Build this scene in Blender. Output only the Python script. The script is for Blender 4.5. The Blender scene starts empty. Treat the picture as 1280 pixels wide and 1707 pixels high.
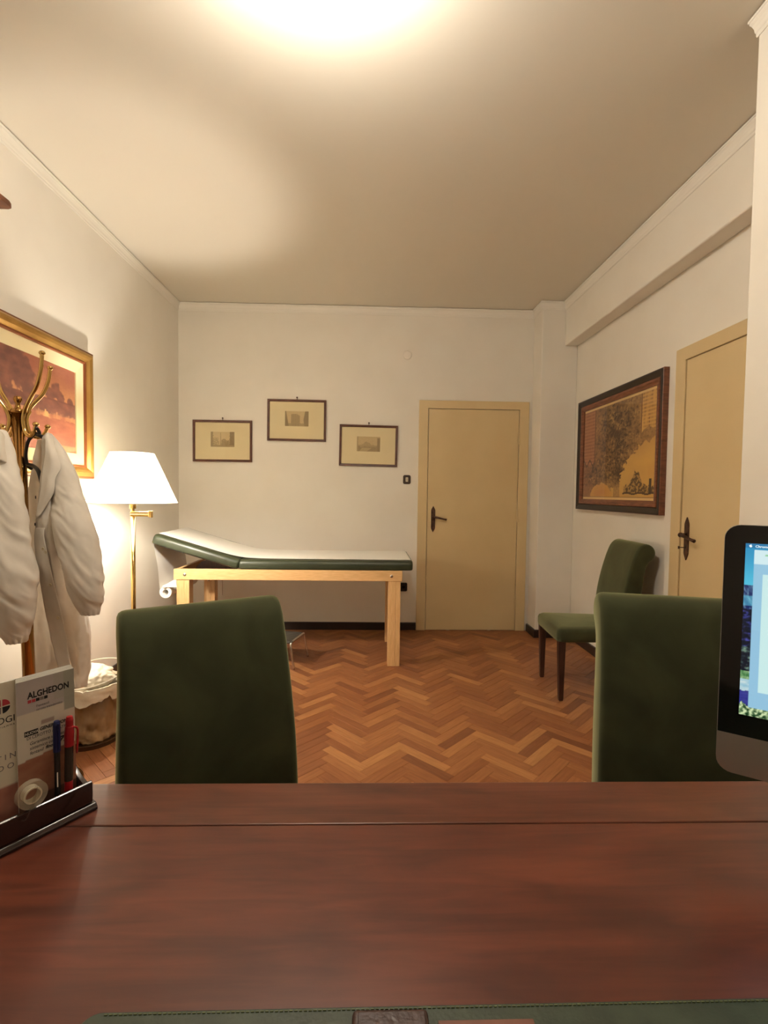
import bpy, bmesh, math, random
from mathutils import Vector, Matrix, noise
PI = math.pi
random.seed(7)
SC = bpy.context.scene
COL = SC.collection

# ------------------------------------------------------------------ camera
F_PX = 820.0
CAM_Z = 1.33
YAW, PITCH, ROLL = 0.02947954, -0.03900514, -0.01303519
def cam_axes():
    cy, sy, cp, sp = math.cos(YAW), math.sin(YAW), math.cos(PITCH), math.sin(PITCH)
    f = Vector((sy*cp, cy*cp, sp)); r = Vector((cy, -sy, 0)); d = f.cross(r)
    c, s = math.cos(ROLL), math.sin(ROLL)
    return c*r + s*d, -s*r + c*d, f
RT, DN, FW = cam_axes()
cam_data = bpy.data.cameras.new('camera')
cam = bpy.data.objects.new('camera', cam_data); COL.objects.link(cam)
cam_data.sensor_fit = 'HORIZONTAL'; cam_data.sensor_width = 36.0
cam_data.lens = F_PX/1280.0*36.0
cam_data.clip_start = 0.02
M = Matrix.Identity(4)
for i in range(3):
    M[i][0] = RT[i]; M[i][1] = -DN[i]; M[i][2] = -FW[i]
M[2][3] = CAM_Z
cam.matrix_world = M
SC.camera = cam
def at(px, py, y):                 # point at depth y seen at a photograph pixel (for laying out the hanging coats)
    d = RT*((px-640)/F_PX) + DN*((py-853.5)/F_PX) + FW
    return Vector((0, 0, CAM_Z)) + d*(y/d.y)

# ------------------------------------------------------------------ world, exposure
W = bpy.data.worlds.new('world'); SC.world = W; W.use_nodes = True
W.node_tree.nodes['Background'].inputs[0].default_value = (0.02, 0.022, 0.03, 1)
W.node_tree.nodes['Background'].inputs[1].default_value = 0.3
SC.view_settings.view_transform = 'Standard'
SC.view_settings.look = 'None'
SC.view_settings.gamma = 1.0
SC.view_settings.use_curve_mapping = False
SC.view_settings.exposure = 0.65
CEIL_LAMP_POS = (-0.18, 1.50)
CEIL_LAMP_STRENGTH = 98.0
FLOOR_LAMP_STRENGTH = 1080.0
WARM = (1.0, 0.925, 0.80)

# ------------------------------------------------------------------ materials
def lin(c):
    return tuple(((x/255)/12.92 if x/255 <= 0.04045 else ((x/255+0.055)/1.055)**2.4) for x in c)
def mat(name, rgb, rough=0.6, metal=0.0, **kw):
    m = bpy.data.materials.new(name); m.use_nodes = True
    b = m.node_tree.nodes['Principled BSDF']
    b.inputs['Base Color'].default_value = (*lin(rgb), 1)
    b.inputs['Roughness'].default_value = rough
    b.inputs['Metallic'].default_value = metal
    for k, v in kw.items():
        b.inputs[k].default_value = v
    return m
def nodes(m):
    return m.node_tree.nodes, m.node_tree.links, m.node_tree.nodes['Principled BSDF']
def noise_col(m, c1, c2, scale=5, detail=4, stretch=(1, 1, 1), coord='Object', lo=0.3, hi=0.7, bump=0.0, bscale=None, dist=0.0):
    N, L, b = nodes(m)
    tc = N.new('ShaderNodeTexCoord'); mp = N.new('ShaderNodeMapping')
    mp.inputs['Scale'].default_value = stretch
    L.new(tc.outputs[coord], mp.inputs['Vector'])
    nz = N.new('ShaderNodeTexNoise'); nz.inputs['Scale'].default_value = scale; nz.inputs['Detail'].default_value = detail
    nz.inputs['Distortion'].default_value = dist
    L.new(mp.outputs[0], nz.inputs['Vector'])
    cr = N.new('ShaderNodeValToRGB')
    cr.color_ramp.elements[0].position = lo; cr.color_ramp.elements[1].position = hi
    cr.color_ramp.elements[0].color = (*lin(c1), 1); cr.color_ramp.elements[1].color = (*lin(c2), 1)
    L.new(nz.outputs['Fac'], cr.inputs[0]); L.new(cr.outputs[0], b.inputs['Base Color'])
    if bump:
        n2 = N.new('ShaderNodeTexNoise'); n2.inputs['Scale'].default_value = bscale or scale*4; n2.inputs['Detail'].default_value = 5
        L.new(mp.outputs[0], n2.inputs['Vector'])
        bp = N.new('ShaderNodeBump'); bp.inputs['Strength'].default_value = bump; bp.inputs['Distance'].default_value = 0.004
        L.new(n2.outputs['Fac'], bp.inputs['Height']); L.new(bp.outputs[0], b.inputs['Normal'])
    return m
def vcol_mat(name, rough=0.6, emit=0.0, **kw):
    m = mat(name, (255, 255, 255), rough, **kw); N, L, b = nodes(m)
    a = N.new('ShaderNodeVertexColor'); a.layer_name = 'paint'
    if emit:
        b.inputs['Base Color'].default_value = (0.01, 0.01, 0.01, 1)
        L.new(a.outputs[0], b.inputs['Emission Color']); b.inputs['Emission Strength'].default_value = emit
    else:
        L.new(a.outputs[0], b.inputs['Base Color'])
    return m
def glass_pane(name, tint=(1, 1, 1), ior=1.45, rough=0.02):
    m = bpy.data.materials.new(name); m.use_nodes = True
    N, L = m.node_tree.nodes, m.node_tree.links
    N.remove(N['Principled BSDF'])
    t = N.new('ShaderNodeBsdfTransparent'); t.inputs[0].default_value = (*tint, 1)
    g = N.new('ShaderNodeBsdfGlossy'); g.inputs['Roughness'].default_value = rough
    f = N.new('ShaderNodeFresnel'); f.inputs[0].default_value = ior
    mx = N.new('ShaderNodeMixShader')
    ge = N.new('ShaderNodeNewGeometry'); sb = N.new('ShaderNodeMath'); sb.operation = 'SUBTRACT'; sb.inputs[0].default_value = 1.0
    ml = N.new('ShaderNodeMath'); ml.operation = 'MULTIPLY'      # reflect only at the outer face of the pane
    L.new(ge.outputs['Backfacing'], sb.inputs[1]); L.new(sb.outputs[0], ml.inputs[0]); L.new(f.outputs[0], ml.inputs[1])
    L.new(ml.outputs[0], mx.inputs[0]); L.new(t.outputs[0], mx.inputs[1]); L.new(g.outputs[0], mx.inputs[2])
    L.new(mx.outputs[0], N['Material Output'].inputs[0])
    return m

MT = {}
MT['wall'] = noise_col(mat('wall_paint', (232, 225, 212), 0.75), (230, 223, 210), (234, 228, 216), 3, 3, bump=0.02, bscale=60)
MT['ceil'] = mat('ceiling_paint', (226, 219, 205), 0.85)
MT['cornice'] = mat('cornice_plaster', (234, 228, 216), 0.6)
MT['base'] = mat('baseboard_dark', (40, 29, 26), 0.4)
MT['cream'] = noise_col(mat('cream_door_paint', (212, 188, 142), 0.38), (208, 183, 137), (215, 192, 147), 2, 3, bump=0.03, bscale=30)
MT['bronze'] = noise_col(mat('bronze', (84, 58, 46), 0.45, 0.6), (66, 44, 36), (102, 72, 56), 40, 3)
MT['brass'] = mat('brass', (206, 170, 106), 0.12, 1.0)
MT['brass_dark'] = mat('antique_brass', (172, 130, 74), 0.14, 1.0)
MT['chrome'] = mat('chrome', (205, 200, 195), 0.2, 1.0)
MT['black'] = mat('black_plastic', (22, 20, 20), 0.4)
MT['brownplastic'] = mat('brown_plastic', (58, 40, 28), 0.35)
MT['ivory'] = mat('ivory_plastic', (225, 215, 190), 0.4)
MT['beech'] = noise_col(mat('beech', (214, 172, 118), 0.42), (205, 162, 108), (222, 182, 130), 14, 5, (1, 14, 14), lo=0.35, hi=0.65)
MT['beech_leg'] = noise_col(mat('beech_upright', (214, 172, 118), 0.42), (205, 162, 108), (222, 182, 130), 14, 5, (14, 14, 1), lo=0.35, hi=0.65)
MT['darkwood'] = noise_col(mat('dark_stained_wood', (54, 30, 24), 0.35), (40, 22, 18), (66, 38, 30), 12, 4, (8, 8, 1))
MT['framewood'] = noise_col(mat('brown_frame_wood', (84, 46, 30), 0.4), (70, 36, 24), (98, 56, 36), 20, 4)
MT['mapframe'] = noise_col(mat('walnut_frame', (112, 66, 42), 0.38), (92, 52, 32), (132, 80, 52), 16, 4, (1, 1, 6))
MT['mapdark'] = mat('black_frame_band', (34, 24, 20), 0.35)
MT['gold'] = noise_col(mat('gilt_frame', (176, 136, 72), 0.36, 0.75), (162, 122, 62), (190, 150, 84), 6, 3)
MT['goldred'] = mat('gilt_red_edge', (120, 66, 34), 0.42, 0.4)
MT['mountboard'] = mat('cream_mount', (226, 210, 168), 0.8)
MT['leather'] = noise_col(mat('green_leatherette', (44, 49, 32), 0.4), (40, 45, 28), (48, 54, 36), 8, 3)
MT['paper'] = mat('white_paper', (240, 236, 228), 0.8)
MT['white'] = mat('white_metal', (232, 228, 220), 0.4)
MT['stooltop'] = mat('ribbed_rubber', (64, 58, 50), 0.6)
MT['coat'] = noise_col(mat('white_cotton', (222, 212, 198), 0.9), (214, 204, 190), (230, 221, 208), 6, 4, bump=0.35, bscale=16)
MT['coat2'] = noise_col(mat('cream_cotton', (218, 207, 190), 0.9), (210, 198, 180), (226, 216, 200), 6, 4, bump=0.35, bscale=14)
MT['button'] = mat('shirt_button', (206, 190, 160), 0.4)
MT['hanger'] = mat('black_hanger', (34, 28, 26), 0.35)
MT['bag'] = noise_col(mat('bin_liner', (232, 222, 200), 0.5), (205, 188, 158), (240, 232, 214), 9, 4, bump=1.0, bscale=18)
MT['mesh'] = mat('bin_wire', (92, 72, 54), 0.35, 0.8)
MT['wire'] = mat('white_coated_wire', (226, 220, 206), 0.4)
MT['velvet'] = None
def velvet():
    m = noise_col(mat('green_velvet', (54, 58, 44), 0.85), (44, 46, 30), (62, 65, 43), 5, 4, lo=0.35, hi=0.68, bump=0.08, bscale=60, dist=0.6)
    b = m.node_tree.nodes['Principled BSDF']
    b.inputs['Sheen Weight'].default_value = 0.72
    b.inputs['Sheen Roughness'].default_value = 0.45
    b.inputs['Sheen Tint'].default_value = (*lin((214, 216, 166)), 1)
    b.inputs['Specular IOR Level'].default_value = 0.15
    return m
MT['velvet'] = velvet()
def desk_wood(name, a, bcol, stretch, rough):
    m = noise_col(mat(name, a, rough), a, bcol, 3.2, 6, stretch, lo=0.3, hi=0.72, dist=1.2)
    N, L, b = nodes(m)
    b.inputs['Coat Weight'].default_value = 0.12
    b.inputs['Coat Roughness'].default_value = 0.22
    # slow cloudy figure of the veneer over the grain
    tc = N.new('ShaderNodeTexCoord'); mp = N.new('ShaderNodeMapping'); mp.inputs['Scale'].default_value = (1.4, 5.5, 1)
    mp.inputs['Rotation'].default_value = (0, 0, 0.06)
    L.new(tc.outputs['Object'], mp.inputs[0])
    nz = N.new('ShaderNodeTexNoise'); nz.inputs['Scale'].default_value = 2.4; nz.inputs['Detail'].default_value = 5; nz.inputs['Distortion'].default_value = 0.8
    L.new(mp.outputs[0], nz.inputs['Vector'])
    cr = N.new('ShaderNodeValToRGB'); cr.color_ramp.elements[0].position = 0.36; cr.color_ramp.elements[1].position = 0.62
    cr.color_ramp.elements[0].color = (0.6, 0.55, 0.53, 1); cr.color_ramp.elements[1].color = (1, 1, 1, 1)
    L.new(nz.outputs['Fac'], cr.inputs[0])
    old = b.inputs['Base Color'].links[0].from_socket
    mx = N.new('ShaderNodeMix'); mx.data_type = 'RGBA'; mx.blend_type = 'MULTIPLY'; mx.inputs[0].default_value = 1.0
    L.new(old, mx.inputs[6]); L.new(cr.outputs[0], mx.inputs[7]); L.new(mx.outputs[2], b.inputs['Base Color'])
    return m
MT['desk'] = desk_wood('mahogany_veneer', (92, 42, 27), (114, 56, 36), (1.2, 14, 1), 0.34)
MT['desk2'] = desk_wood('mahogany_edge_board', (94, 47, 31), (112, 60, 40), (1.2, 22, 1), 0.32)
MT['organiser'] = mat('dark_mahogany_gloss', (46, 24, 20), 0.25, **{'Coat Weight': 0.4, 'Coat Roughness': 0.1})
MT['padgreen'] = noise_col(mat('green_desk_leather', (52, 62, 44), 0.5), (46, 55, 38), (58, 68, 50), 30, 4, bump=0.15, bscale=200)
MT['stitch'] = mat('green_thread', (92, 100, 66), 0.7)
MT['brownleather'] = noise_col(mat('dark_brown_leather', (62, 38, 32), 0.4), (50, 30, 26), (74, 46, 38), 30, 4, bump=0.2, bscale=150)
MT['redleather'] = noise_col(mat('reddish_leather', (122, 74, 56), 0.5), (112, 66, 50), (132, 82, 62), 20, 4)
MT['alu'] = mat('anodised_aluminium', (186, 182, 178), 0.38, 0.9)
MT['bezel'] = mat('screen_glass_black', (6, 6, 8), 0.08)
MT['red'] = mat('red_plastic', (168, 24, 34), 0.3)
MT['blue'] = mat('blue_plastic', (18, 30, 84), 0.3)
MT['pensmoke'] = mat('smoky_plastic', (58, 50, 44), 0.25)
MT['ink'] = mat('black_print', (24, 22, 24), 0.7)
MT['inkgrey'] = mat('grey_print', (120, 112, 108), 0.7)
MT['inkred'] = mat('red_print', (190, 60, 70), 0.7)
MT['tape'] = mat('clear_tape', (226, 214, 188), 0.15, **{'Alpha': 0.3})
MT['clear'] = glass_pane('clear_plastic', (0.93, 0.92, 0.9), 1.5, 0.05)
MT['glass'] = glass_pane('picture_glass')
MT['smoky'] = glass_pane('smoky_clear_plastic', (0.86, 0.80, 0.72), 1.45, 0.15)
MT['joint'] = mat('parquet_joint', (58, 32, 18), 0.7)
MT['paint'] = vcol_mat('painted_picture', 0.55)
MT['print'] = vcol_mat('printed_paper', 0.75)
MT['screen'] = vcol_mat('lit_display', 0.15, emit=0.60)

def parquet_mat(name, per_object):
    m = mat(name, (180, 112, 62), 0.42); N, L, b = nodes(m)
    if per_object:
        oi = N.new('ShaderNodeObjectInfo'); rnd = oi.outputs['Random']
    else:
        g = N.new('ShaderNodeNewGeometry'); rnd = g.outputs['Random Per Island']
    cr = N.new('ShaderNodeValToRGB'); e = cr.color_ramp.elements
    e[0].position = 0.0; e[0].color = (*lin((120, 72, 44)), 1)
    e[1].position = 1.0; e[1].color = (*lin((176, 124, 77)), 1)
    for p, c in ((0.12, (132, 81, 49)), (0.45, (145, 92, 55)), (0.8, (157, 103, 63))):
        k = e.new(p); k.color = (*lin(c), 1)
    L.new(rnd, cr.inputs[0])
    uv = N.new('ShaderNodeUVMap'); uv.uv_map = 'UVMap'
    ml = N.new('ShaderNodeMath'); ml.operation = 'MULTIPLY'; ml.inputs[1].default_value = 37.0
    L.new(rnd, ml.inputs[0])
    cb = N.new('ShaderNodeCombineXYZ'); L.new(ml.outputs[0], cb.inputs[0]); L.new(ml.outputs[0], cb.inputs[1])
    ad = N.new('ShaderNodeVectorMath'); ad.operation = 'ADD'; L.new(uv.outputs[0], ad.inputs[0]); L.new(cb.outputs[0], ad.inputs[1])
    mp = N.new('ShaderNodeMapping'); mp.inputs['Scale'].default_value = (9, 90, 1); L.new(ad.outputs[0], mp.inputs[0])
    nz = N.new('ShaderNodeTexNoise'); nz.inputs['Scale'].default_value = 1.0; nz.inputs['Detail'].default_value = 4
    L.new(mp.outputs[0], nz.inputs['Vector'])
    c2 = N.new('ShaderNodeValToRGB'); c2.color_ramp.elements[0].position = 0.3; c2.color_ramp.elements[1].position = 0.65
    c2.color_ramp.elements[0].color = (0.72, 0.66, 0.6, 1); c2.color_ramp.elements[1].color = (1, 1, 1, 1)
    L.new(nz.outputs['Fac'], c2.inputs[0])
    mx = N.new('ShaderNodeMix'); mx.data_type = 'RGBA'; mx.blend_type = 'MULTIPLY'; mx.inputs[0].default_value = 0.8
    L.new(cr.outputs[0], mx.inputs[6]); L.new(c2.outputs[0], mx.inputs[7]); L.new(mx.outputs[2], b.inputs['Base Color'])
    b.inputs['Specular IOR Level'].default_value = 0.35
    return m
MT['parquet'] = parquet_mat('oak_parquet_block', True)
MT['parquet_far'] = parquet_mat('oak_parquet_field', False)

# ------------------------------------------------------------------ mesh helpers
def newbm():
    return bmesh.new()
def obj(name, bm, m, parent=None, smooth=False, bevel=0.0, seg=2, loc=None, rot=None):
    me = bpy.data.meshes.new(name)
    bmesh.ops.recalc_face_normals(bm, faces=bm.faces[:])
    bm.to_mesh(me); bm.free()
    me.materials.append(MT[m] if isinstance(m, str) else m)
    o = bpy.data.objects.new(name, me); COL.objects.link(o)
    if parent: o.parent = parent
    if loc: o.location = loc
    if rot: o.rotation_euler = rot
    if smooth:
        for p in me.polygons: p.use_smooth = True
    if bevel:
        md = o.modifiers.new('bevel', 'BEVEL'); md.width = bevel; md.segments = seg; md.limit_method = 'ANGLE'; md.angle_limit = 0.6
        for p in me.polygons: p.use_smooth = True
        w = o.modifiers.new('wn', 'WEIGHTED_NORMAL'); w.keep_sharp = True
    return o
def empty(name, loc=(0, 0, 0), rz=0.0):
    o = bpy.data.objects.new(name, None); COL.objects.link(o)
    o.location = loc; o.rotation_euler = (0, 0, rz); o.empty_display_size = 0.05
    return o
def tag(o, label, cat, group=None):
    o['label'] = label; o['category'] = cat
    if group: o['group'] = group
    return o
def structure(o, label=None):
    o['kind'] = 'structure'
    if label: o['label'] = label
    return o
def box(bm, x0, x1, y0, y1, z0, z1, mtx=None):
    co = [(x0, y0, z0), (x1, y0, z0), (x1, y1, z0), (x0, y1, z0), (x0, y0, z1), (x1, y0, z1), (x1, y1, z1), (x0, y1, z1)]
    vs = [bm.verts.new(mtx @ Vector(c) if mtx else c) for c in co]
    for f in ((0, 3, 2, 1), (4, 5, 6, 7), (0, 1, 5, 4), (1, 2, 6, 5), (2, 3, 7, 6), (3, 0, 4, 7)):
        bm.faces.new([vs[i] for i in f])
    return vs
def prism(bm, pts, axis, a, b):
    """polygon pts (2D) extruded along axis 'x','y','z' from a to b"""
    def P(p, t):
        return {'x': (t, p[0], p[1]), 'y': (p[0], t, p[1]), 'z': (p[0], p[1], t)}[axis]
    v0 = [bm.verts.new(P(p, a)) for p in pts]; v1 = [bm.verts.new(P(p, b)) for p in pts]
    n = len(pts)
    bm.faces.new(v0); bm.faces.new(v1[::-1])
    for i in range(n):
        bm.faces.new((v0[i], v1[i], v1[(i+1) % n], v0[(i+1) % n]))
def tube(bm, pts, radii, seg=12, cap=True, squash=None):
    pts = [Vector(p) for p in pts]; n = len(pts)
    if not hasattr(radii, '__len__'): radii = [radii]*n
    rings = []; up = None
    for i in range(n):
        t = (pts[min(i+1, n-1)]-pts[max(i-1, 0)]).normalized()
        if up is None:
            up = Vector((0, 0, 1)) if abs(t.z) < 0.9 else Vector((0, 1, 0))
        s = t.cross(up).normalized(); up = s.cross(t).normalized()
        ring = []
        for k in range(seg):
            a = 2*PI*k/seg
            o = s*math.cos(a)*radii[i] + up*math.sin(a)*radii[i]
            if squash: o = Vector((o.x*squash[0], o.y*squash[1], o.z*squash[2]))
            ring.append(bm.verts.new(pts[i]+o))
        rings.append(ring)
    for i in range(n-1):
        for k in range(seg):
            bm.faces.new((rings[i][k], rings[i][(k+1) % seg], rings[i+1][(k+1) % seg], rings[i+1][k]))
    if cap:
        bm.faces.new(rings[0][::-1]); bm.faces.new(rings[-1])
    return rings
def spline(pts, n):
    """Catmull-Rom through pts (tuples of any length) to n samples"""
    P = [tuple(p) for p in pts]; m = len(P); out = []
    for i in range(n):
        t = i/(n-1)*(m-1); k = min(int(t), m-2); f = t-k
        p0 = P[max(k-1, 0)]; p1 = P[k]; p2 = P[k+1]; p3 = P[min(k+2, m-1)]
        out.append(tuple(0.5*(2*b + (c-a)*f + (2*a-5*b+4*c-d)*f*f + (3*b-a-3*c+d)*f**3) for a, b, c, d in zip(p0, p1, p2, p3)))
    return out
def lathe(bm, prof, seg=32, center=(0, 0)):
    rings = []
    for r, z in prof:
        if r < 1e-6:
            rings.append([bm.verts.new((center[0], center[1], z))])
        else:
            rings.append([bm.verts.new((center[0]+r*math.cos(2*PI*k/seg), center[1]+r*math.sin(2*PI*k/seg), z)) for k in range(seg)])
    for a, b in zip(rings, rings[1:]):
        for k in range(seg):
            k2 = (k+1) % seg
            if len(a) == 1 and len(b) == 1: continue
            if len(a) == 1: bm.faces.new((a[0], b[k2], b[k]))
            elif len(b) == 1: bm.faces.new((a[k], a[k2], b[0]))
            else: bm.faces.new((a[k], a[k2], b[k2], b[k]))
def sphere(bm, c, r, seg=16, sq=(1, 1, 1)):
    mtx = Matrix.Translation(c) @ Matrix.Diagonal((*sq, 1))
    bmesh.ops.create_uvsphere(bm, u_segments=seg, v_segments=max(seg//2, 6), radius=r, matrix=mtx)
def grid_surface(bm, rows, closed=False):
    """rows: list of lists of points -> quad sheet"""
    vs = [[bm.verts.new(p) for p in r] for r in rows]
    for a, b in zip(vs, vs[1:]):
        for k in range(len(a)-1 + (1 if closed else 0)):
            k2 = (k+1) % len(a)
            bm.faces.new((a[k], a[k2], b[k2], b[k]))
    return vs
def painted(name, w, h, nx, ny, fn, m, parent, origin, ux, uz):
    """flat print: a fine grid in the plane (ux, uz), fn(u,v)->sRGB 0-255, stored as vertex colour"""
    me = bpy.data.meshes.new(name)
    o3, ux, uz = Vector(origin), Vector(ux), Vector(uz)
    verts = [o3+ux*(w*i/nx)+uz*(h*j/ny) for j in range(ny+1) for i in range(nx+1)]
    faces = [(j*(nx+1)+i, j*(nx+1)+i+1, (j+1)*(nx+1)+i+1, (j+1)*(nx+1)+i) for j in range(ny) for i in range(nx)]
    me.from_pydata(verts, [], faces)
    ca = me.color_attributes.new('paint', 'FLOAT_COLOR', 'POINT')
    for j in range(ny+1):
        for i in range(nx+1):
            ca.data[j*(nx+1)+i].color = (*lin(tuple(max(0, min(255, c)) for c in fn(i/nx, j/ny))), 1)
    me.materials.append(MT[m])
    o = bpy.data.objects.new(name, me); COL.objects.link(o); o.parent = parent
    return o
def text_obj(name, s, size, m, parent, mtx, shear=0.0, bold=0.0, align='LEFT', xs=1.0):
    cu = bpy.data.curves.new('t', 'FONT'); cu.body = s; cu.size = size; cu.shear = shear; cu.offset = bold
    cu.align_x = align; cu.resolution_u = 3; cu.extrude = 0.0001
    t = bpy.data.objects.new('t', cu); COL.objects.link(t)
    bpy.context.view_layer.update()
    me = bpy.data.meshes.new_from_object(t.evaluated_get(bpy.context.evaluated_depsgraph_get()))
    bpy.data.objects.remove(t); bpy.data.curves.remove(cu)
    me.transform(mtx @ Matrix.Diagonal((xs, 1, 1, 1)))
    me.materials.clear(); me.materials.append(MT[m])
    o = bpy.data.objects.new(name, me); COL.objects.link(o); o.parent = parent
    return o
def rrect(x0, x1, z0, z1, rb_, rt_):
    p = []
    for cx, cz, a0, r in ((x1-rt_, z1-rt_, 0, rt_), (x0+rt_, z1-rt_, 90, rt_), (x0+rb_, z0+rb_, 180, rb_), (x1-rb_, z0+rb_, 270, rb_)):
        for k in range(7):
            a = math.radians(a0+15*k); p.append((cx+r*math.cos(a), cz+r*math.sin(a)))
    return p
def fbm(x, y, z=0.0, oct=4):
    return noise.fractal(Vector((x, y, z)), 1.0, 2.0, oct)
def mixc(a, b, t):
    t = max(0, min(1, t)); return tuple(x+(y-x)*t for x, y in zip(a, b))
def sstep(a, b, x):
    t = max(0, min(1, (x-a)/(b-a))); return t*t*(3-2*t)

# ================================================================== THE ROOM
D, XL, XR, ZC, YF = 4.736, -1.815, 1.885, 3.09, -1.3
T = 0.12
COLX, COLY = 1.555, 4.50            # corner pillar
BEAMX, BEAMZ = 1.765, 2.69          # beam along the right wall
PILX, PILY0, PILY1 = 1.40, 1.25, 1.825   # near pillar

# floor: slab + herringbone blocks
b = newbm(); box(b, XL, XR, YF, D, -0.06, -0.004)
floor = structure(obj('floor', b, 'joint'), 'herringbone oak parquet floor')
BL, BW, GAP = 0.285, 0.057, 0.0005
def block_mesh():
    me = bpy.data.meshes.new('parquet_block')
    l, w, c = BL/2-GAP, BW/2-GAP, 0.0005
    vs = [(-l, -w, -.004), (l, -w, -.004), (l, w, -.004), (-l, w, -.004), (-l, -w, -c), (l, -w, -c), (l, w, -c), (-l, w, -c),
          (-l+c, -w+c, 0), (l-c, -w+c, 0), (l-c, w-c, 0), (-l+c, w-c, 0)]
    fs = [(8, 9, 10, 11)] + [(i, (i+1) % 4, (i+1) % 4+4, i+4) for i in range(4)] + [(i+4, (i+1) % 4+4, (i+1) % 4+8, i+8) for i in range(4)]
    me.from_pydata(vs, [], fs)
    uv = me.uv_layers.new(name='UVMap')
    for lp in me.loops:
        v = me.vertices[lp.vertex_index].co; uv.data[lp.index].uv = (v.x, v.y)
    me.materials.append(MT['parquet']); return me, vs, fs
bmesh_block, bvs, bfs = block_mesh()
S2 = math.sqrt(0.5)
blocks = []
X0 = 0.01
for c in range(-12, 13):
    for k in range(-80, 140):
        for hv in (0, 1):
            if hv == 0: cu, cv, ang = k*BW+BL/2+c*BL, k*BW+BW/2-c*BL, PI/4
            else: cu, cv, ang = k*BW+BL+BW/2+c*BL, (k+1)*BW-BL/2-c*BL, -PI/4
            x = (cu-cv)*S2 + X0; y = (cu+cv)*S2
            if x < XL-0.09 or x > XR+0.09 or y < YF-0.09 or y > D+0.09: continue
            blocks.append((x, y, ang))
def seen(x, y):                     # large in view: free floor between the chairs, beyond the desk edge
    d = Vector((x, y, -CAM_Z)); z = d.dot(FW)
    if z < 0.3: return -1
    px, py = 640+F_PX*d.dot(RT)/z, 853.5+F_PX*d.dot(DN)/z
    if py > 1312 or not (125 < px < 1005): return -1
    if 215 < px < 490: return -1
    return 1/z
ranked = sorted(blocks, key=lambda q: -seen(q[0], q[1]))
near, far = ranked[:300], ranked[300:]
for i, (x, y, a) in enumerate(near):
    o = bpy.data.objects.new('parquet_block', bmesh_block); COL.objects.link(o)
    o.parent = floor; o.location = (x, y, random.uniform(-0.0004, 0.0004)); o.rotation_euler = (0, 0, a + (PI if i % 2 else 0))
V, Fc, UV = [], [], []
for x, y, a in far:
    n0 = len(V); ca, sa = math.cos(a), math.sin(a)
    V += [(x+ca*p[0]-sa*p[1], y+sa*p[0]+ca*p[1], p[2]) for p in bvs]; UV += [(p[0], p[1]) for p in bvs]
    Fc += [tuple(i+n0 for i in f) for f in bfs]
me = bpy.data.meshes.new('parquet_field'); me.from_pydata(V, [], Fc)
uvl = me.uv_layers.new(name='UVMap')
for lp in me.loops: uvl.data[lp.index].uv = UV[lp.vertex_index]
me.materials.append(MT['parquet_far'])
o = bpy.data.objects.new('parquet_field', me); COL.objects.link(o); o.parent = floor; o['kind'] = 'stuff'

# shell
def wallbox(name, label, *dims, m='wall'):
    bb = newbm(); box(bb, *dims); return structure(obj(name, bb, m), label)
wallbox('ceiling', 'plain white plaster ceiling', XL-T, XR+T, YF-T, D+T, ZC, ZC+T, m='ceil')
wallbox('wall_back', 'white back wall with the three prints', XL-T, XR+T, D, D+T, -0.06, ZC)
wallbox('wall_left', 'white left wall', XL-T, XL, YF, D, -0.06, ZC)
wallbox('wall_right', 'white right wall', XR, XR+T, YF, D, -0.06, ZC)
wallbox('wall_front', 'white wall behind the desk', XL-T, XR+T, YF-T, YF, -0.06, ZC)
bb = newbm(); box(bb, COLX, XR, COLY, D, 0, ZC)
structure(obj('wall_corner', bb, 'wall', bevel=0.006), 'white boxed pillar in the far right corner')
bb = newbm(); box(bb, BEAMX, XR, PILY1, COLY, BEAMZ, ZC)
structure(obj('wall_beam', bb, 'wall', bevel=0.01), 'white beam along the right wall under the ceiling')
bb = newbm(); box(bb, PILX, XR, PILY0, PILY1, 0, ZC)
structure(obj('wall_pier', bb, 'wall', bevel=0.006), 'white pier at the right edge near the desk')

def sweep(name, path, prof, m, label, flip=1):
    """prof: (offset from wall, z); path: plan polyline with the room on its right hand when flip = 1"""
    bb = newbm(); rows = []
    n = len(path)
    def nrm(a, c):
        d = (Vector(c)-Vector(a)).normalized(); return Vector((d.y, -d.x))*flip
    for i in range(n):
        n0 = nrm(path[max(i-1, 0)], path[max(i, 1)]); n1 = nrm(path[min(i, n-2)], path[min(i+1, n-1)])
        mm = n0 + n1; mm = mm*(1.0/mm.dot(n0)) if mm.length > 1e-6 else n0
        rows.append([(path[i][0]+mm.x*o_, path[i][1]+mm.y*o_, z) for o_, z in prof])
    vs = grid_surface(bb, rows, closed=True)
    bb.faces.new(vs[0]); bb.faces.new(vs[-1][::-1])
    return structure(obj(name, bb, m, smooth=False), label)
zt = ZC-0.005
cprof = [(0.0, ZC-0.078), (0.003, ZC-0.078), (0.005, ZC-0.072), (0.005, ZC-0.064), (0.008, ZC-0.058), (0.010, ZC-0.044), (0.015, ZC-0.030), (0.020, ZC-0.022), (0.020, ZC-0.016),
         (0.024, ZC-0.013), (0.024, zt), (0.0, zt)]
sweep('trim_1', [(XL, YF), (XL, D), (COLX, D), (COLX, COLY), (BEAMX, COLY), (BEAMX, PILY1), (PILX, PILY1), (PILX, PILY0), (XR, PILY0), (XR, YF)], cprof, 'cornice',
      'white moulded cornice running round the ceiling')
bprof = [(0, 0), (0.016, 0), (0.016, 0.066), (0.012, 0.073), (0, 0.073)]
DX0, DX1, DTOP = 0.463, 1.523, 2.218           # back door outer frame
RY0, RY1, RTOP = 1.935, 2.99, 2.22             # right door outer frame
sweep('baseboard_left', [(XL, YF), (XL, D-0.016)], bprof, 'base', 'dark baseboard of the left wall')
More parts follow.
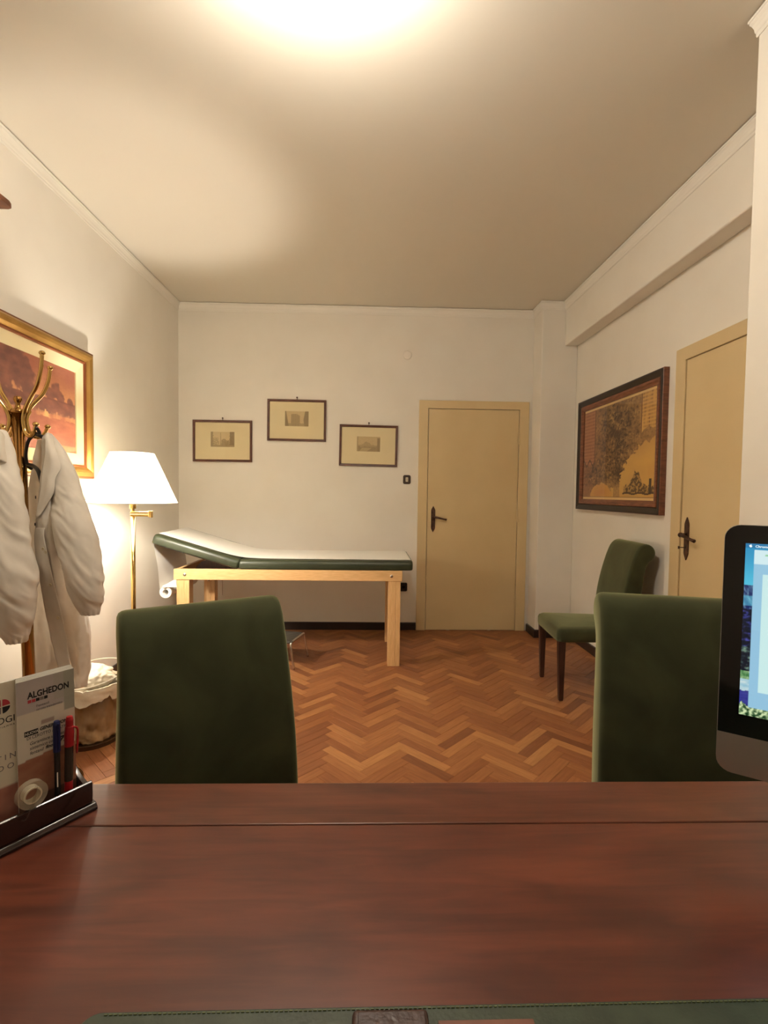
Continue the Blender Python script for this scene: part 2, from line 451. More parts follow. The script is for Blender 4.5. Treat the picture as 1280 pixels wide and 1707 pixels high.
sweep('baseboard_back', [(XL, D), (DX0-0.002, D)], bprof, 'base', 'dark baseboard under the exam couch')
sweep('baseboard_corner', [(COLX, D-0.016), (COLX, COLY), (XR, COLY)], bprof, 'base', 'dark baseboard round the corner pillar')
sweep('baseboard_right', [(XR, COLY-0.016), (XR, RY1+0.002)], bprof, 'base', 'dark baseboard of the right wall')

# ------------------------------------------------------------------ doors
def door(name, label, width, height, casing_l, casing_r, casing_t, loc, rz, hinge_side, lever_len):
    """local: x along the wall, y towards the room is negative, wall face at y = 0"""
    root = structure(empty(name, loc, rz), label)
    bb = newbm()
    prism(bb, [(0, 0), (0, height), (width, height), (width, 0), (width-casing_r, 0), (width-casing_r, height-casing_t), (casing_l, height-casing_t), (casing_l, 0)], 'y', -0.022, -0.0005)
    obj('door_frame', bb, 'cream', root, bevel=0.003)
    bb = newbm(); g = 0.004
    box(bb, casing_l+g, width-casing_r-g, -0.014, -0.001, 0.004, height-casing_t-g)
    leaf = obj('door_leaf', bb, 'cream', root, bevel=0.002)
    # dark shadow gap behind the leaf edge
    hx = width-casing_r-0.002 if hinge_side > 0 else casing_l+0.002
    for hz in (0.26, 1.12, 1.86):
        bb = newbm(); tube(bb, [(hx, -0.024, hz-0.055), (hx, -0.024, hz+0.055)], 0.008, 10)
        obj('hinge', bb, 'cream', root, smooth=False)
    px = casing_l+0.062 if hinge_side > 0 else width-casing_r-0.062
    s = 1 if hinge_side > 0 else -1
    pl = [(0, 0.128), (0.016, 0.098), (0.02, 0.085), (0.02, -0.085), (0.016, -0.098), (0, -0.128), (-0.016, -0.098), (-0.02, -0.085), (-0.02, 0.085), (-0.016, 0.098)]
    zc = 1.083
    bb = newbm(); prism(bb, [(px+a, zc+c) for a, c in pl], 'y', -0.021, -0.014)
    hp = obj('handle_plate', bb, 'bronze', root, bevel=0.002)
    bb = newbm()
    tube(bb, [(px, -0.02, zc+0.022), (px, -0.05, zc+0.022)], 0.011, 12)
    sphere(bb, (px, -0.054, zc+0.022), 0.015, 12)
    tube(bb, [(px, -0.056, zc+0.022), (px+s*lever_len*0.4, -0.058, zc+0.014), (px+s*lever_len*0.8, -0.057, zc+0.002), (px+s*lever_len, -0.055, zc-0.003)], [0.011, 0.009, 0.0085, 0.0105], 12)
    obj('lever', bb, 'bronze', hp, smooth=True)
    bb = newbm(); prism(bb, [(px-0.004, zc-0.06), (px+0.004, zc-0.06), (px+0.003, zc-0.04), (px-0.003, zc-0.04)], 'y', -0.0225, -0.02)
    obj('keyhole', bb, 'black', hp)
    return root, px, zc
door('door_1', 'cream painted flush door in the back wall', DX1-DX0, DTOP, 0.088, 0.092, 0.076, (DX0, D, 0), 0, 1, 0.125)
r2, px2, zc2 = door('door_2', 'cream painted flush door in the right wall', RY1-RY0, RTOP, 0.092, 0.092, 0.078, (XR, RY1, 0), -PI/2, 1, 0.125)
bb = newbm(); tube(bb, [(px2, -0.02, zc2-0.052), (px2, -0.062, zc2-0.052)], 0.0028, 8); tube(bb, [(px2, -0.062, zc2-0.060), (px2, -0.062, zc2-0.044)], 0.005, 8)
obj('key', bb, 'bronze', r2)

# ================================================================== LAMPS
# ceiling lamp: opal globe just above the top edge of the photograph
cl = empty('ceiling_lamp', (CEIL_LAMP_POS[0], CEIL_LAMP_POS[1], 2.83))
tag(cl, 'round opal glass ceiling lamp above the desk', 'lamp')
bb = newbm(); lathe(bb, [(0, 0.259), (0.07, 0.259), (0.07, 0.245), (0.03, 0.235), (0.03, 0.222), (0.048, 0.215), (0.048, 0.19), (0, 0.19)], 28)
obj('ceiling_rose', bb, 'brass', cl, smooth=False)
gm = mat('opal_globe_lit', (255, 240, 215), 0.4)
gb = gm.node_tree.nodes['Principled BSDF']; gb.inputs['Emission Color'].default_value = (*WARM, 1); gb.inputs['Emission Strength'].default_value = CEIL_LAMP_STRENGTH
bb = newbm(); sphere(bb, (0, 0, 0.102), 0.10, 32)
obj('glass_globe', bb, gm, cl, smooth=True)

# floor lamp with swing arm
LX, LY = -1.447, 3.05
fl = empty('floor_lamp', (LX, LY, 0)); tag(fl, 'brass swing-arm floor lamp with lit white cone shade by the left wall', 'lamp')
bb = newbm(); lathe(bb, [(0, 0), (0.135, 0), (0.135, 0.012), (0.12, 0.022), (0.03, 0.03), (0.018, 0.05), (0, 0.05)], 32); obj('base', bb, 'brass', fl, smooth=False, bevel=0.002)
bb = newbm(); tube(bb, [(0, 0, 0.045), (0, 0, 1.165)], 0.0135, 16); obj('pole', bb, 'brass', fl, smooth=True)
bb = newbm()
box(bb, -0.012, 0.115, -0.011, 0.011, 1.165, 1.180); box(bb, 0.100, 0.117, -0.014, 0.014, 1.160, 1.202); box(bb, -0.012, 0.115, -0.011, 0.011, 1.184, 1.197)
obj('swing_arm', bb, 'brass', fl, bevel=0.003)
bb = newbm(); tube(bb, [(0, 0, 1.197), (0, 0, 1.215)], 0.010, 12); tube(bb, [(0, 0, 1.213), (0, 0, 1.262)], 0.019, 16); obj('lamp_holder', bb, 'brass', fl)
shade = bpy.data.materials.new('lit_pleated_shade'); shade.use_nodes = True
N, L = shade.node_tree.nodes, shade.node_tree.links; N.remove(N['Principled BSDF'])
td = N.new('ShaderNodeBsdfTranslucent'); td.inputs[0].default_value = (0.86, 0.80, 0.66, 1)
dd = N.new('ShaderNodeBsdfDiffuse'); dd.inputs[0].default_value = (0.85, 0.82, 0.75, 1)
ms = N.new('ShaderNodeMixShader'); ms.inputs[0].default_value = 0.45
L.new(td.outputs[0], ms.inputs[1]); L.new(dd.outputs[0], ms.inputs[2]); L.new(ms.outputs[0], N['Material Output'].inputs[0])
bb = newbm()
lathe(bb, [(0.254, 1.249), (0.121, 1.553)], 64)
so = obj('lamp_shade', bb, shade, fl, smooth=True)
for rr, zz in ((0.2545, 1.249), (0.1215, 1.553)):
    bb = newbm(); tube(bb, [(rr*math.cos(2*PI*k/48), rr*math.sin(2*PI*k/48), zz) for k in range(49)], 0.0022, 6, cap=False)
    obj('shade_rim', bb, MT['ivory'], so)
bulbm = mat('bulb_lit', (255, 245, 220), 0.4)
q = bulbm.node_tree.nodes['Principled BSDF']; q.inputs['Emission Color'].default_value = (*WARM, 1); q.inputs['Emission Strength'].default_value = FLOOR_LAMP_STRENGTH
bb = newbm(); lathe(bb, [(0, 1.262), (0.012, 1.264), (0.014, 1.30), (0.028, 1.328), (0.028, 1.345), (0.014, 1.366), (0, 1.369)], 16)
obj('bulb', bb, bulbm, fl, smooth=True)

# ================================================================== CHAIRS
def build_chair():
    root = empty('dining_chair')
    # seat cushion
    bb = newbm()
    rows = []
    n = 14
    out = []
    def rr(w0, w1, y0, y1, r, inset):
        pts = []
        for cx, cy, a0 in ((1, 1, 0), (-1, 1, 90), (-1, -1, 180), (1, -1, 270)):
            for k in range(6):
                a = math.radians(a0+k*18)
                w = (w1 if cy > 0 else w0)-inset; yb = (y1-inset) if cy > 0 else (y0+inset)
                pts.append((cx*(w-r)+r*math.cos(a), yb-cy*r+r*math.sin(a)))
        return pts
    for z, ins in ((0.385, 0.012), (0.39, 0.003), (0.41, 0.0), (0.445, 0.0), (0.462, 0.006), (0.473, 0.022), (0.478, 0.06)):
        rows.append([(x, y, z) for x, y in rr(0.235, 0.215, -0.245, 0.21, 0.03, ins)])
    vs = grid_surface(bb, rows, closed=True)
    bb.faces.new(vs[0][::-1])
    c = bb.verts.new((0, -0.02, 0.482))
    for k in range(len(vs[-1])):
        bb.faces.new((vs[-1][k], vs[-1][(k+1) % len(vs[-1])], c))
    obj('seat', bb, 'velvet', root, smooth=True)
    # rolled-top backrest
    prof = [(.158, .40), (.160, .50), (.172, .65), (.194, .78), (.222, .89), (.242, .95), (.258, .985), (.280, 1.010), (.305, 1.022), (.332, 1.020),
            (.356, 1.004), (.370, .978), (.370, .950), (.358, .928), (.340, .912), (.325, .895), (.312, .86), (.296, .76), (.278, .62), (.266, .50), (.262, .40)]
    pf = spline(prof, 64)
    def wid(z): return 0.222-0.012*sstep(0.5, 1.0, z)
    xs = [-1, -0.985, -0.95, -0.9, -0.6, -0.2, 0.2, 0.6, 0.9, 0.95, 0.985, 1]
    rows = []
    cy = sum(p[0] for p in pf)/len(pf)
    for t in xs:
        e = max(0.0, (abs(t)-0.9)/0.1)
        shrink = 0.014*(1-math.sqrt(max(0, 1-e*e)))
        row = []
        for i, (y, z) in enumerate(pf):
            a = pf[max(i-1, 0)]; c2 = pf[min(i+1, len(pf)-1)]
            tx, tz = c2[0]-a[0], c2[1]-a[1]; ln = math.hypot(tx, tz) or 1
            row.append((t*wid(z), y+tz/ln*shrink, z-tx/ln*shrink))
        rows.append(row)
    vs = grid_surface(bb := newbm(), rows, closed=True)
    def cap(loop, s):
        n = len(loop)
        # strip the end faces between front and back profile halves
        for i in range(n//2-1):
            a, b2, c3, d = loop[i], loop[i+1], loop[n-2-i], loop[n-1-i]
            fv = [a, b2, c3, d] if s > 0 else [d, c3, b2, a]
            if len(set(fv)) == 4: bb.faces.new(fv)
    cap(vs[0], 1); cap(vs[-1], -1)
    obj('backrest', bb, 'velvet', root, smooth=True)
    def leg(x0, y0, x1, y1, w0, w1, z0):
        bl = newbm()
        v = []
        for (x, y, z, w) in ((x0, y0, z0, w0), (x1, y1, 0.02, w1), (x1, y1, 0.0, w1*0.86)):
            v.append([bl.verts.new((x+sx*w/2, y+sy*w/2, z)) for sx, sy in ((-1, -1), (1, -1), (1, 1), (-1, 1))])
        for a, c4 in zip(v, v[1:]):
            for k in range(4): bl.faces.new((a[k], a[(k+1) % 4], c4[(k+1) % 4], c4[k]))
        bl.faces.new(v[0]); bl.faces.new(v[-1][::-1])
        obj('leg', bl, 'darkwood', root, bevel=0.003)
    for sx in (-1, 1):
        leg(sx*0.205, -0.212, sx*0.205, -0.208, 0.046, 0.03, 0.392)
        leg(sx*0.190, 0.215, sx*0.190, 0.29, 0.042, 0.03, 0.405)
    return root
def copy_tree(o, parent=None):
    c = o.copy(); COL.objects.link(c)
    if parent: c.parent = parent
    for ch in list(o.children): copy_tree(ch, c)
    return c
chair = build_chair()
chair2, chair3 = copy_tree(chair), copy_tree(chair)
CG = 'green velvet chairs'
for c, loc, rz, lab in ((chair, (-0.293, 1.085, 0), 30.5, 'green velvet chair pulled up to the desk, in front of the waste bin'),
                        (chair2, (0.855, 1.18, 0), -14, 'green velvet chair at the desk, partly behind the computer'),
                        (chair3, (1.470, 3.30, 0), -93, 'green velvet chair against the right wall under the old map')):
    c.location = loc; c.rotation_euler = (0, 0, math.radians(rz)); tag(c, lab, 'chair', CG)

# ================================================================== DESK
ZD = 0.77
DKX0, DKX1, DKY0, DKY1, DKJ = -0.98, 1.12, 0.10, 0.931, 0.8105
dk = empty('desk', (0, 0, 0)); tag(dk, 'polished mahogany desk filling the foreground', 'desk')
bb = newbm(); box(bb, DKX0, DKX1, DKY0, DKJ-0.0012, ZD-0.03, ZD); obj('main_board', bb, 'desk', dk, bevel=0.0015)
bb = newbm(); box(bb, DKX0, DKX1, DKJ+0.0012, DKY1, ZD-0.03, ZD); obj('edge_board', bb, 'desk2', dk, bevel=0.003)
bb = newbm(); box(bb, DKX0+0.03, DKX1-0.03, 0.14, 0.80, ZD-0.10, ZD-0.0305); obj('apron', bb, 'desk2', dk, bevel=0.002)
for x0, x1 in ((DKX0+0.03, DKX0+0.43), (DKX1-0.43, DKX1-0.03)):
    bb = newbm(); box(bb, x0, x1, 0.14, 0.58, 0.0, ZD-0.101); pd = obj('pedestal', bb, 'desk2', dk, bevel=0.004)
    for k in range(3):
        z0 = 0.06+k*0.2
        bb = newbm(); box(bb, x0+0.02, x1-0.02, 0.125, 0.1395, z0, z0+0.185); dr = obj('drawer', bb, 'desk', pd, bevel=0.002)

# ================================================================== PICTURES
def frame_ring(bb, w, h, rings, P):
    """mitred frame: rings = [(inset, height)] from outside to inside; P(x, z, d) -> point, d = distance off the wall"""
    rows = []
    for ins, d in rings:
        rows.append([bb.verts.new(P(x, z, d)) for x, z in ((ins, ins), (w-ins, ins), (w-ins, h-ins), (ins, h-ins))])
    for a, c in zip(rows, rows[1:]):
        for k in range(4): bb.faces.new((a[k], a[(k+1) % 4], c[(k+1) % 4], c[k]))
    return rows
# ---- three small prints on the back wall
def print_a(u, v):                  # square with an obelisk between houses
    n = fbm(u*22, v*22, 1); base = mixc((176, 152, 108), (206, 182, 136), 0.5+n*0.5)
    if v > 0.35+0.12*fbm(u*9, 3): base = mixc(base, (206, 184, 138), 0.8)
    dk = 0
    if u < 0.10+0.04*fbm(v*14, 9): dk = 0.55
    if u > 0.80+0.03*fbm(v*9, 4): dk = 0.75
    if 0.40 < u < 0.445-0.02*v and 0.1 < v < 0.95: dk = 0.45
    hz = 0.48+0.12*fbm(u*8, 2.2)
    if 0.08 < u < 0.34 and v < 0.62 and not (fbm(u*20, v*15, 3) > 0.1): dk = 0.4
    if 0.45 < u < 0.8 and v < hz: dk = 0.5+0.35*n
    if v < 0.12: dk = 0.45
    return mixc(base, (88, 70, 44), dk+0.35*max(0, fbm(u*60, v*60, 5)))
def print_b(u, v):                  # big columned facade
    n = fbm(u*26, v*26, 11); base = mixc((186, 162, 116), (208, 184, 138), 0.5+n*0.5)
    dk = 0
    if 0.25 < u < 0.64 and v < 0.82-0.9*max(0, u-0.5)-0.4*max(0, 0.33-u):
        dk = 0.45+0.3*math.sin(u*90)*0.5+0.2*n
    if u < 0.16-0.12*v: dk = 0.7
    if u > 0.78+0.12*abs(v-0.4): dk = 0.62+0.2*n
    if v < 0.2: dk = max(dk, 0.35+0.25*n)
    return mixc(base, (92, 74, 48), dk+0.3*max(0, fbm(u*60, v*60, 15)))
def print_c(u, v):                  # hill with a road and a tower at the right
    n = fbm(u*24, v*24, 21); base = mixc((182, 158, 112), (204, 180, 134), 0.5+n*0.5)
    hill = 0.42+0.24*math.exp(-((u-0.42)/0.16)**2)+0.06*fbm(u*12, 7)
    dk = 0
    if v < hill: dk = 0.3+0.2*n
    if v < 0.32+0.08*fbm(u*7, 1): dk = 0.5+0.25*n
    if 0.1+0.5*v < u < 0.42+0.9*v and v < 0.25: dk = 0.15
    if u > 0.87 and v < 0.92: dk = 0.6
    if u < 0.06: dk = 0.3
    return mixc(base, (92, 74, 48), dk+0.3*max(0, fbm(u*60, v*60, 25)))
def small_print(cx, cz, fn, ang, label):
    w, h = 0.556, 0.392
    root = empty('framed_print', (cx, D, cz)); root.rotation_euler = (0, ang, 0)
    tag(root, label, 'picture', 'small framed prints')
    P = lambda x, z, d: Vector((x-w/2, -d, z-h/2))
    bb = newbm(); frame_ring(bb, w, h, [(0, 0.001), (0, 0.017), (0.004, 0.02), (0.016, 0.018), (0.021, 0.012), (0.021, 0.001)], P)
    obj('frame', bb, 'framewood', root)
    bb = newbm(); box(bb, -w/2+0.02, w/2-0.02, -0.006, -0.002, -h/2+0.02, h/2-0.02); mo = obj('mount', bb, 'mountboard', root)
    painted('print', 0.222, 0.142, 100, 64, lambda u, v: mixc(fn(u, v), (222, 200, 156), 0.30), 'print', mo, (-0.111, -0.0068, -0.055), (1, 0, 0), (0, 0, 1))
    bb = newbm(); box(bb, -w/2+0.0195, w/2-0.0195, -0.0105, -0.009, -h/2+0.0195, h/2-0.0195); obj('glass', bb, 'glass', root)
    bb = newbm(); box(bb, -0.003, 0.003, -0.006, -0.003, h/2-0.004, h/2+0.018); sphere(bb, (0, -0.008, h/2+0.02), 0.008, 10); obj('hanging_nail', bb, 'bronze', root)
    return root
small_print(-1.400, 1.8005, print_a, 0.0, 'small framed print nearest the left corner, city square with obelisk')
small_print(-0.701, 2.0065, print_b, 0.006, 'small framed print hung highest of the three, columned building')
small_print(-0.0175, 1.7775, print_c, 0.012, 'small framed print nearest the cream door, hill and tower')

# ---- switch, socket, blank cover
sw = empty('light_switch', (0.355, D, 1.46)); tag(sw, 'brown light switch beside the back door', 'switch')
bb = newbm(); prism(bb, rrect(-0.036, 0.036, -0.043, 0.043, 0.016, 0.016), 'y', -0.010, -0.001); obj('plate', bb, 'brownplastic', sw, bevel=0.003)
bb = newbm(); box(bb, -0.012, 0.012, -0.0135, -0.0095, -0.021, 0.021); obj('rocker', bb, 'ivory', sw, bevel=0.002)
bb = newbm(); box(bb, -0.002, 0.002, -0.0145, -0.013, -0.012, 0.012); obj('indicator', bb, 'bronze', sw)
sk = empty('wall_socket', (0.338, D, 0.420)); tag(sk, 'black wall socket low beside the back door', 'socket')
bb = newbm(); prism(bb, rrect(-0.036, 0.036, -0.042, 0.042, 0.014, 0.014), 'y', -0.011, -0.001); obj('plate', bb, 'black', sk, bevel=0.003)
bb = newbm(); lathe(bb, [(0, 0), (0.021, 0), (0.021, 0.003), (0.017, 0.003), (0.017, -0.002), (0, -0.002)], 20)
for v in bb.verts: v.co = Vector((v.co.x, -0.011-v.co.z, v.co.y))
obj('insert', bb, 'brownplastic', sk)
bb = newbm(); lathe(bb, [(0, 0.005), (0.036, 0.005), (0.043, 0.001), (0.043, 0)], 28)
for v in bb.verts: v.co = Vector((v.co.x, -v.co.z, v.co.y))
cv = obj('cover_plate', bb, 'wall', None, smooth=True, loc=(0.343, D-0.0005, 2.644)); tag(cv, 'round white blank cover high above the light switch', 'cover')

# ---- old city map on the right wall
MY0, MY1, MZ0, MZ1 = 3.085, 4.36, 1.208, 2.149
mw, mh = MY1-MY0, MZ1-MZ0
mp_ = empty('framed_map', (XR, MY1, MZ0)); tag(mp_, 'large antique city map in dark walnut frame on the right wall', 'picture')
P = lambda x, z, d: Vector((-d, -x, z))
bb = newbm(); frame_ring(bb, mw, mh, [(0, 0.001), (0, 0.036), (0.003, 0.040)], P); obj('outer_moulding', bb, 'mapframe', mp_)
bb = newbm(); frame_ring(bb, mw, mh, [(0.003, 0.040), (0.012, 0.041), (0.046, 0.030), (0.048, 0.026)], P); obj('dark_band', bb, 'mapdark', mp_)
bb = newbm(); frame_ring(bb, mw, mh, [(0.048, 0.026), (0.051, 0.034), (0.066, 0.035), (0.078, 0.028), (0.092, 0.024), (0.092, 0.001)], P); obj('inner_moulding', bb, 'mapframe', mp_)
def old_map(u, v):
    paper = mixc((196, 156, 92), (172, 128, 74), 0.5+0.6*fbm(u*3, v*3, 31))
    paper = mixc(paper, (176, 116, 76), 0.75*sstep(0.42, 0.0, u))
    c = paper
    # border lines
    if v < 0.022 or v > 0.978: return (222, 190, 130)
    if v < 0.03: return (110, 72, 40)
    coast = 0.33 + 0.30*sstep(0.42, 0.75, u)+0.05*fbm(u*14, v*5, 33)      # sea below the coast on the right
    bay = (u-0.30)**2/0.030+(v-0.0)**2/0.030 < 1.0+0.25*fbm(u*20, v*20, 35)
    spit = abs(u-0.53) < 0.035*(1-v)+0.01
    land_edge = 0.48+0.78*(v-0.12)+0.10*fbm(v*11, 1.5, 34)+0.04*fbm(v*40, u*20, 49)
    land = u < land_edge or v > 0.53+0.07*fbm(u*14, 36)
    if bay: land = False
    if spit and v < 0.4: land = True
    if land:
        w = math.exp(-((u-0.50-0.05*fbm(v*6, 3))/0.28)**2)*sstep(0.08, 0.25, v)*(1-0.35*sstep(0.8, 1.0, v))
        w = max(w, 0.75*math.exp(-((u-0.2)/0.2)**2-((v-0.28)/0.14)**2))
        streets = 0.7*max(0, fbm(u*34, v*34, 37))+0.4*max(0, fbm(u*70, v*24, 38))-0.25*max(0, fbm(u*26, v*50, 48))
        dk = 0.14+w*(0.50+0.55*fbm(u*10, v*10, 39)) + streets*1.2*(0.3+w)
        c = mixc(paper, (62, 40, 26), dk)
        if abs(fbm(u*5, v*5, 40)-0.02) < 0.012 and w > 0.3: c = mixc(c, (200, 160, 100), 0.6)
    else:
        if bay and v < 0.16: c = mixc((196, 140, 74), (170, 92, 60), 0.7*math.exp(-((u-0.30)/0.1)**2-((v-0.07)/0.05)**2))
        d = fbm(u*5, v*5, 44)
        c = mixc(c, (214, 168, 82), 0.5+0.3*d)
    # legend panels
    if u < 0.19 and v > 0.42+0.05*math.sin(u/0.19*PI)*-1:
        c = mixc((178, 120, 80), (128, 80, 52), 0.75*(0.5+0.5*math.sin(v*170))*(0.4+1.2*abs(fbm(u*60, v*8, 41))))
        if u > 0.18: c = (104, 66, 40)
    if u > 0.81 and v > 0.60+0.06*math.sin((u-0.81)/0.19*PI):
        c = mixc((206, 160, 88), (120, 82, 48), 0.85*(0.5+0.5*math.sin(v*190))*max(0, 0.45+fbm(u*40, v*6, 42)))
        if abs(u-0.82) < 0.008: c = (120, 82, 48)
    if u < 0.2 and abs(v-(0.40+0.03*math.cos(u*60))) < 0.012: c = (84, 54, 34)
    # ornamental group of figures at the lower right
    gx, gz = (u-0.80)/0.17, (v-0.06)/0.20
    top = 0.35+0.75*math.exp(-((gx+0.1)/0.35)**2)+0.25*fbm(u*30, 2, 43)
    if -1 < gx < 1.1 and 0 < gz < top:
        k = fbm(u*38, v*38, 45)
        c = mixc(c, (40, 26, 18), 0.72 if k > -0.05 else 0.2)
    if -1.1 < gx < 1.2 and abs(gz-0.02-0.03*math.sin(u*40)) < 0.04: c = (70, 46, 30)
    if 0.93 < u < 0.955 and 0.06 < v < 0.2: c = (48, 32, 22)
    return c
painted('map_sheet', mw-0.184, mh-0.184, 260, 190, old_map, 'print', mp_, (-0.013, -0.092, 0.092), (0, -1, 0), (0, 0, 1))
bb = newbm(); box(bb, -0.020, -0.0185, -(mw-0.0915), -0.0915, 0.0915, mh-0.0915); obj('glass', bb, 'glass', mp_)

# ---- gilt framed landscape on the left wall
PY1, PZ0, PZ1 = 3.225, 1.395, 2.187
pw, ph = 1.10, PZ1-PZ0
pt = empty('framed_painting', (XL, PY1, PZ0)); tag(pt, 'red-brown landscape painting in wide gilt frame behind the coat rack', 'picture')
P = lambda x, z, d: Vector((d, -x, z))
bb = newbm(); frame_ring(bb, pw, ph, [(0, 0.001), (0, 0.036), (0.004, 0.044), (0.012, 0.046)], P); obj('outer_edge', bb, 'goldred', pt)
bb = newbm(); frame_ring(bb, pw, ph, [(0.012, 0.046), (0.024, 0.055), (0.036, 0.056), (0.05, 0.050), (0.062, 0.040), (0.068, 0.036)], P); obj('gilt_moulding', bb, 'gold', pt, smooth=False)
bb = newbm(); frame_ring(bb, pw, ph, [(0.068, 0.036), (0.072, 0.039), (0.080, 0.036), (0.083, 0.026)], P); obj('inner_bead', bb, 'goldred', pt)
bb = newbm(); frame_ring(bb, pw, ph, [(0.083, 0.026), (0.150, 0.020), (0.150, 0.012)], P); obj('linen_slip', bb, 'mountboard', pt)
def landscape(u, v):                # u runs from the corner side towards the desk
    sky = mixc((186, 132, 92), (146, 88, 68), sstep(0.55, 1.0, v)+0.4*fbm(u*3, v*3, 51))
    c = sky
    t = 0.0
    for bx, bz, br in ((0.18, 0.64, 0.05), (0.235, 0.70, 0.058), (0.29, 0.65, 0.05), (0.06, 0.60, 0.035), (0.58, 0.78, 0.12), (0.66, 0.88, 0.12), (0.52, 0.68, 0.08), (0.74, 0.74, 0.13), (0.83, 0.66, 0.1), (0.95, 0.7, 0.1)):
        q = math.hypot((u-bx), (v-bz)*0.62)/br+0.35*fbm(u*16, v*12, 53)
        t = max(t, 1-sstep(0.85, 1.1, q))
    if v < 0.585+0.02*fbm(u*18, 2, 52): t = 1
    if t > 0: c = mixc(c, mixc((92, 56, 50), (124, 78, 64), 0.45+0.7*fbm(u*12, v*12, 54)), t)
    if abs(v-0.585) < 0.012 and u < 0.5: c = mixc(c, (86, 46, 42), 0.6)
    if v < 0.42: c = mixc((128, 72, 56), (154, 94, 72), 0.5+0.7*fbm(u*8, v*16, 55))
    g = 0.41+0.025*fbm(u*22, 2, 56)
    if g-0.035 < v < g+0.02+0.05*max(0, fbm(u*30, 5, 57)): c = mixc(c, (226, 176, 116), 0.75*max(0, 0.5+fbm(u*10, 8, 58)))
    if v < 0.08 and u < 0.25: c = mixc(c, (206, 152, 112), 0.5)
    return mixc(c, (120, 60, 46), 0.25*max(0, fbm(u*40, v*40, 59)))
painted('canvas', pw-0.30, ph-0.30, 150, 100, landscape, 'paint', pt, (0.013, -0.15, 0.15), (0, -1, 0), (0, 0, 1))

# ---- end of a small wooden shelf high on the left wall, seen from below
sf = empty('wall_shelf', (XL, 2.262, 2.553)); tag(sf, 'brown wooden wall shelf high on the left wall, only its end in view', 'shelf')
bb = newbm(); prism(bb, [(0.0, -0.62), (0.21, -0.62), (0.232, -0.60), (0.238, -0.03), (0.230, -0.006), (0.214, 0.0), (0.0, 0.0)], 'z', 0.0, 0.024); obj('board', bb, 'mapframe', sf, bevel=0.004)
bb = newbm(); box(bb, 0.002, 0.196, -0.58, -0.034, -0.003, -0.0003); obj('light_inlay', bb, 'mountboard', sf)
bb = newbm(); box(bb, 0.002, 0.188, -0.572, -0.042, -0.005, -0.0032); obj('underside_panel', bb, 'darkwood', sf)

# ================================================================== EXAM COUCH
TX0, TX1, TY0, TY1 = -1.467, 0.257, 3.72, 4.43
RZ0, RZ1 = 0.656, 0.738
ex = empty('exam_couch', (0, 0, 0)); tag(ex, 'beech exam couch with green padded top and raised head end', 'exam couch')
for y0, y1 in ((TY0, TY0+0.03), (TY1-0.03, TY1)):
    bb = newbm(); box(bb, TX0, TX1, y0, y1, RZ0, RZ1); r = obj('side_rail', bb, 'beech', ex, bevel=0.004)
    for x in (TX0+0.083, TX1-0.083):
        bb = newbm(); lathe(bb, [(0, 0.004), (0.007, 0.004), (0.012, 0.001), (0.012, 0)], 16)
        s = -1 if y0 == TY0 else 1
        for v in bb.verts: v.co = Vector((x+v.co.x, (y0 if s < 0 else y1)+s*v.co.z, 0.696+v.co.y))
        obj('bolt', bb, 'chrome', r)
for x0, x1 in ((TX0+0.002, TX0+0.03), (TX1-0.03, TX1-0.002)):
    bb = newbm(); box(bb, x0, x1, TY0+0.031, TY1-0.031, RZ0, RZ1-0.004); obj('end_rail', bb, 'beech_leg', ex, bevel=0.003)
for x0 in (TX0+0.021, TX1-0.107):
    for y0, y1 in ((TY0+0.006, TY0+0.09), (TY1-0.09, TY1-0.006)):
        bb = newbm(); prism(bb, [(x0, y0), (x0+0.056, y0), (x0+0.058, y0+0.004), (x0+0.060, y0), (x0+0.094, y0), (x0+0.094, y1), (x0, y1)], 'z', 0, RZ0-0.0005); obj('leg', bb, 'beech_leg', ex, bevel=0.002)
HX = -0.985                                        # hinge
def cushion(name, L_, width, thick, mtx):
    bb = newbm(); prof = []
    r = thick*0.45
    for cx, cz, a0 in ((width/2-r, thick-r, 0), (-width/2+r, thick-r, 90), (-width/2+0.01, 0.01, 180), (width/2-0.01, 0.01, 270)):
        rr = r if cz > 0.02 else 0.01
        for k in range(6): a = math.radians(a0+18*k); prof.append((cx+rr*math.cos(a), cz+rr*math.sin(a)))
    rows = []
    for x, sh in ((0, 0.03), (0.004, 0.012), (0.015, 0.002), (0.03, 0), (L_/2, 0), (L_-0.03, 0), (L_-0.015, 0.002), (L_-0.004, 0.012), (L_, 0.03)):
        rows.append([mtx @ Vector((x, y*(1-sh*1.5), thick/2+(z-thick/2)*(1-sh*8))) for y, z in prof])
    vs = grid_surface(bb, rows, closed=True); bb.faces.new(vs[0][::-1]); bb.faces.new(vs[-1])
    return obj(name, bb, 'leather', ex, smooth=True)
cy = (TY0+TY1)/2-0.01
TH = 0.072
cushion('mattress', 0.335-HX-0.003, 0.70, TH, Matrix.Translation((HX+0.003, cy, RZ1+0.001)))
HA = math.radians(16.6)
HM = Matrix.Translation((HX-0.002, cy, RZ1+0.002)) @ Matrix.Rotation(PI, 4, 'Z') @ Matrix.Rotation(-HA, 4, 'Y')
cushion('headrest', 0.672, 0.70, TH, HM)
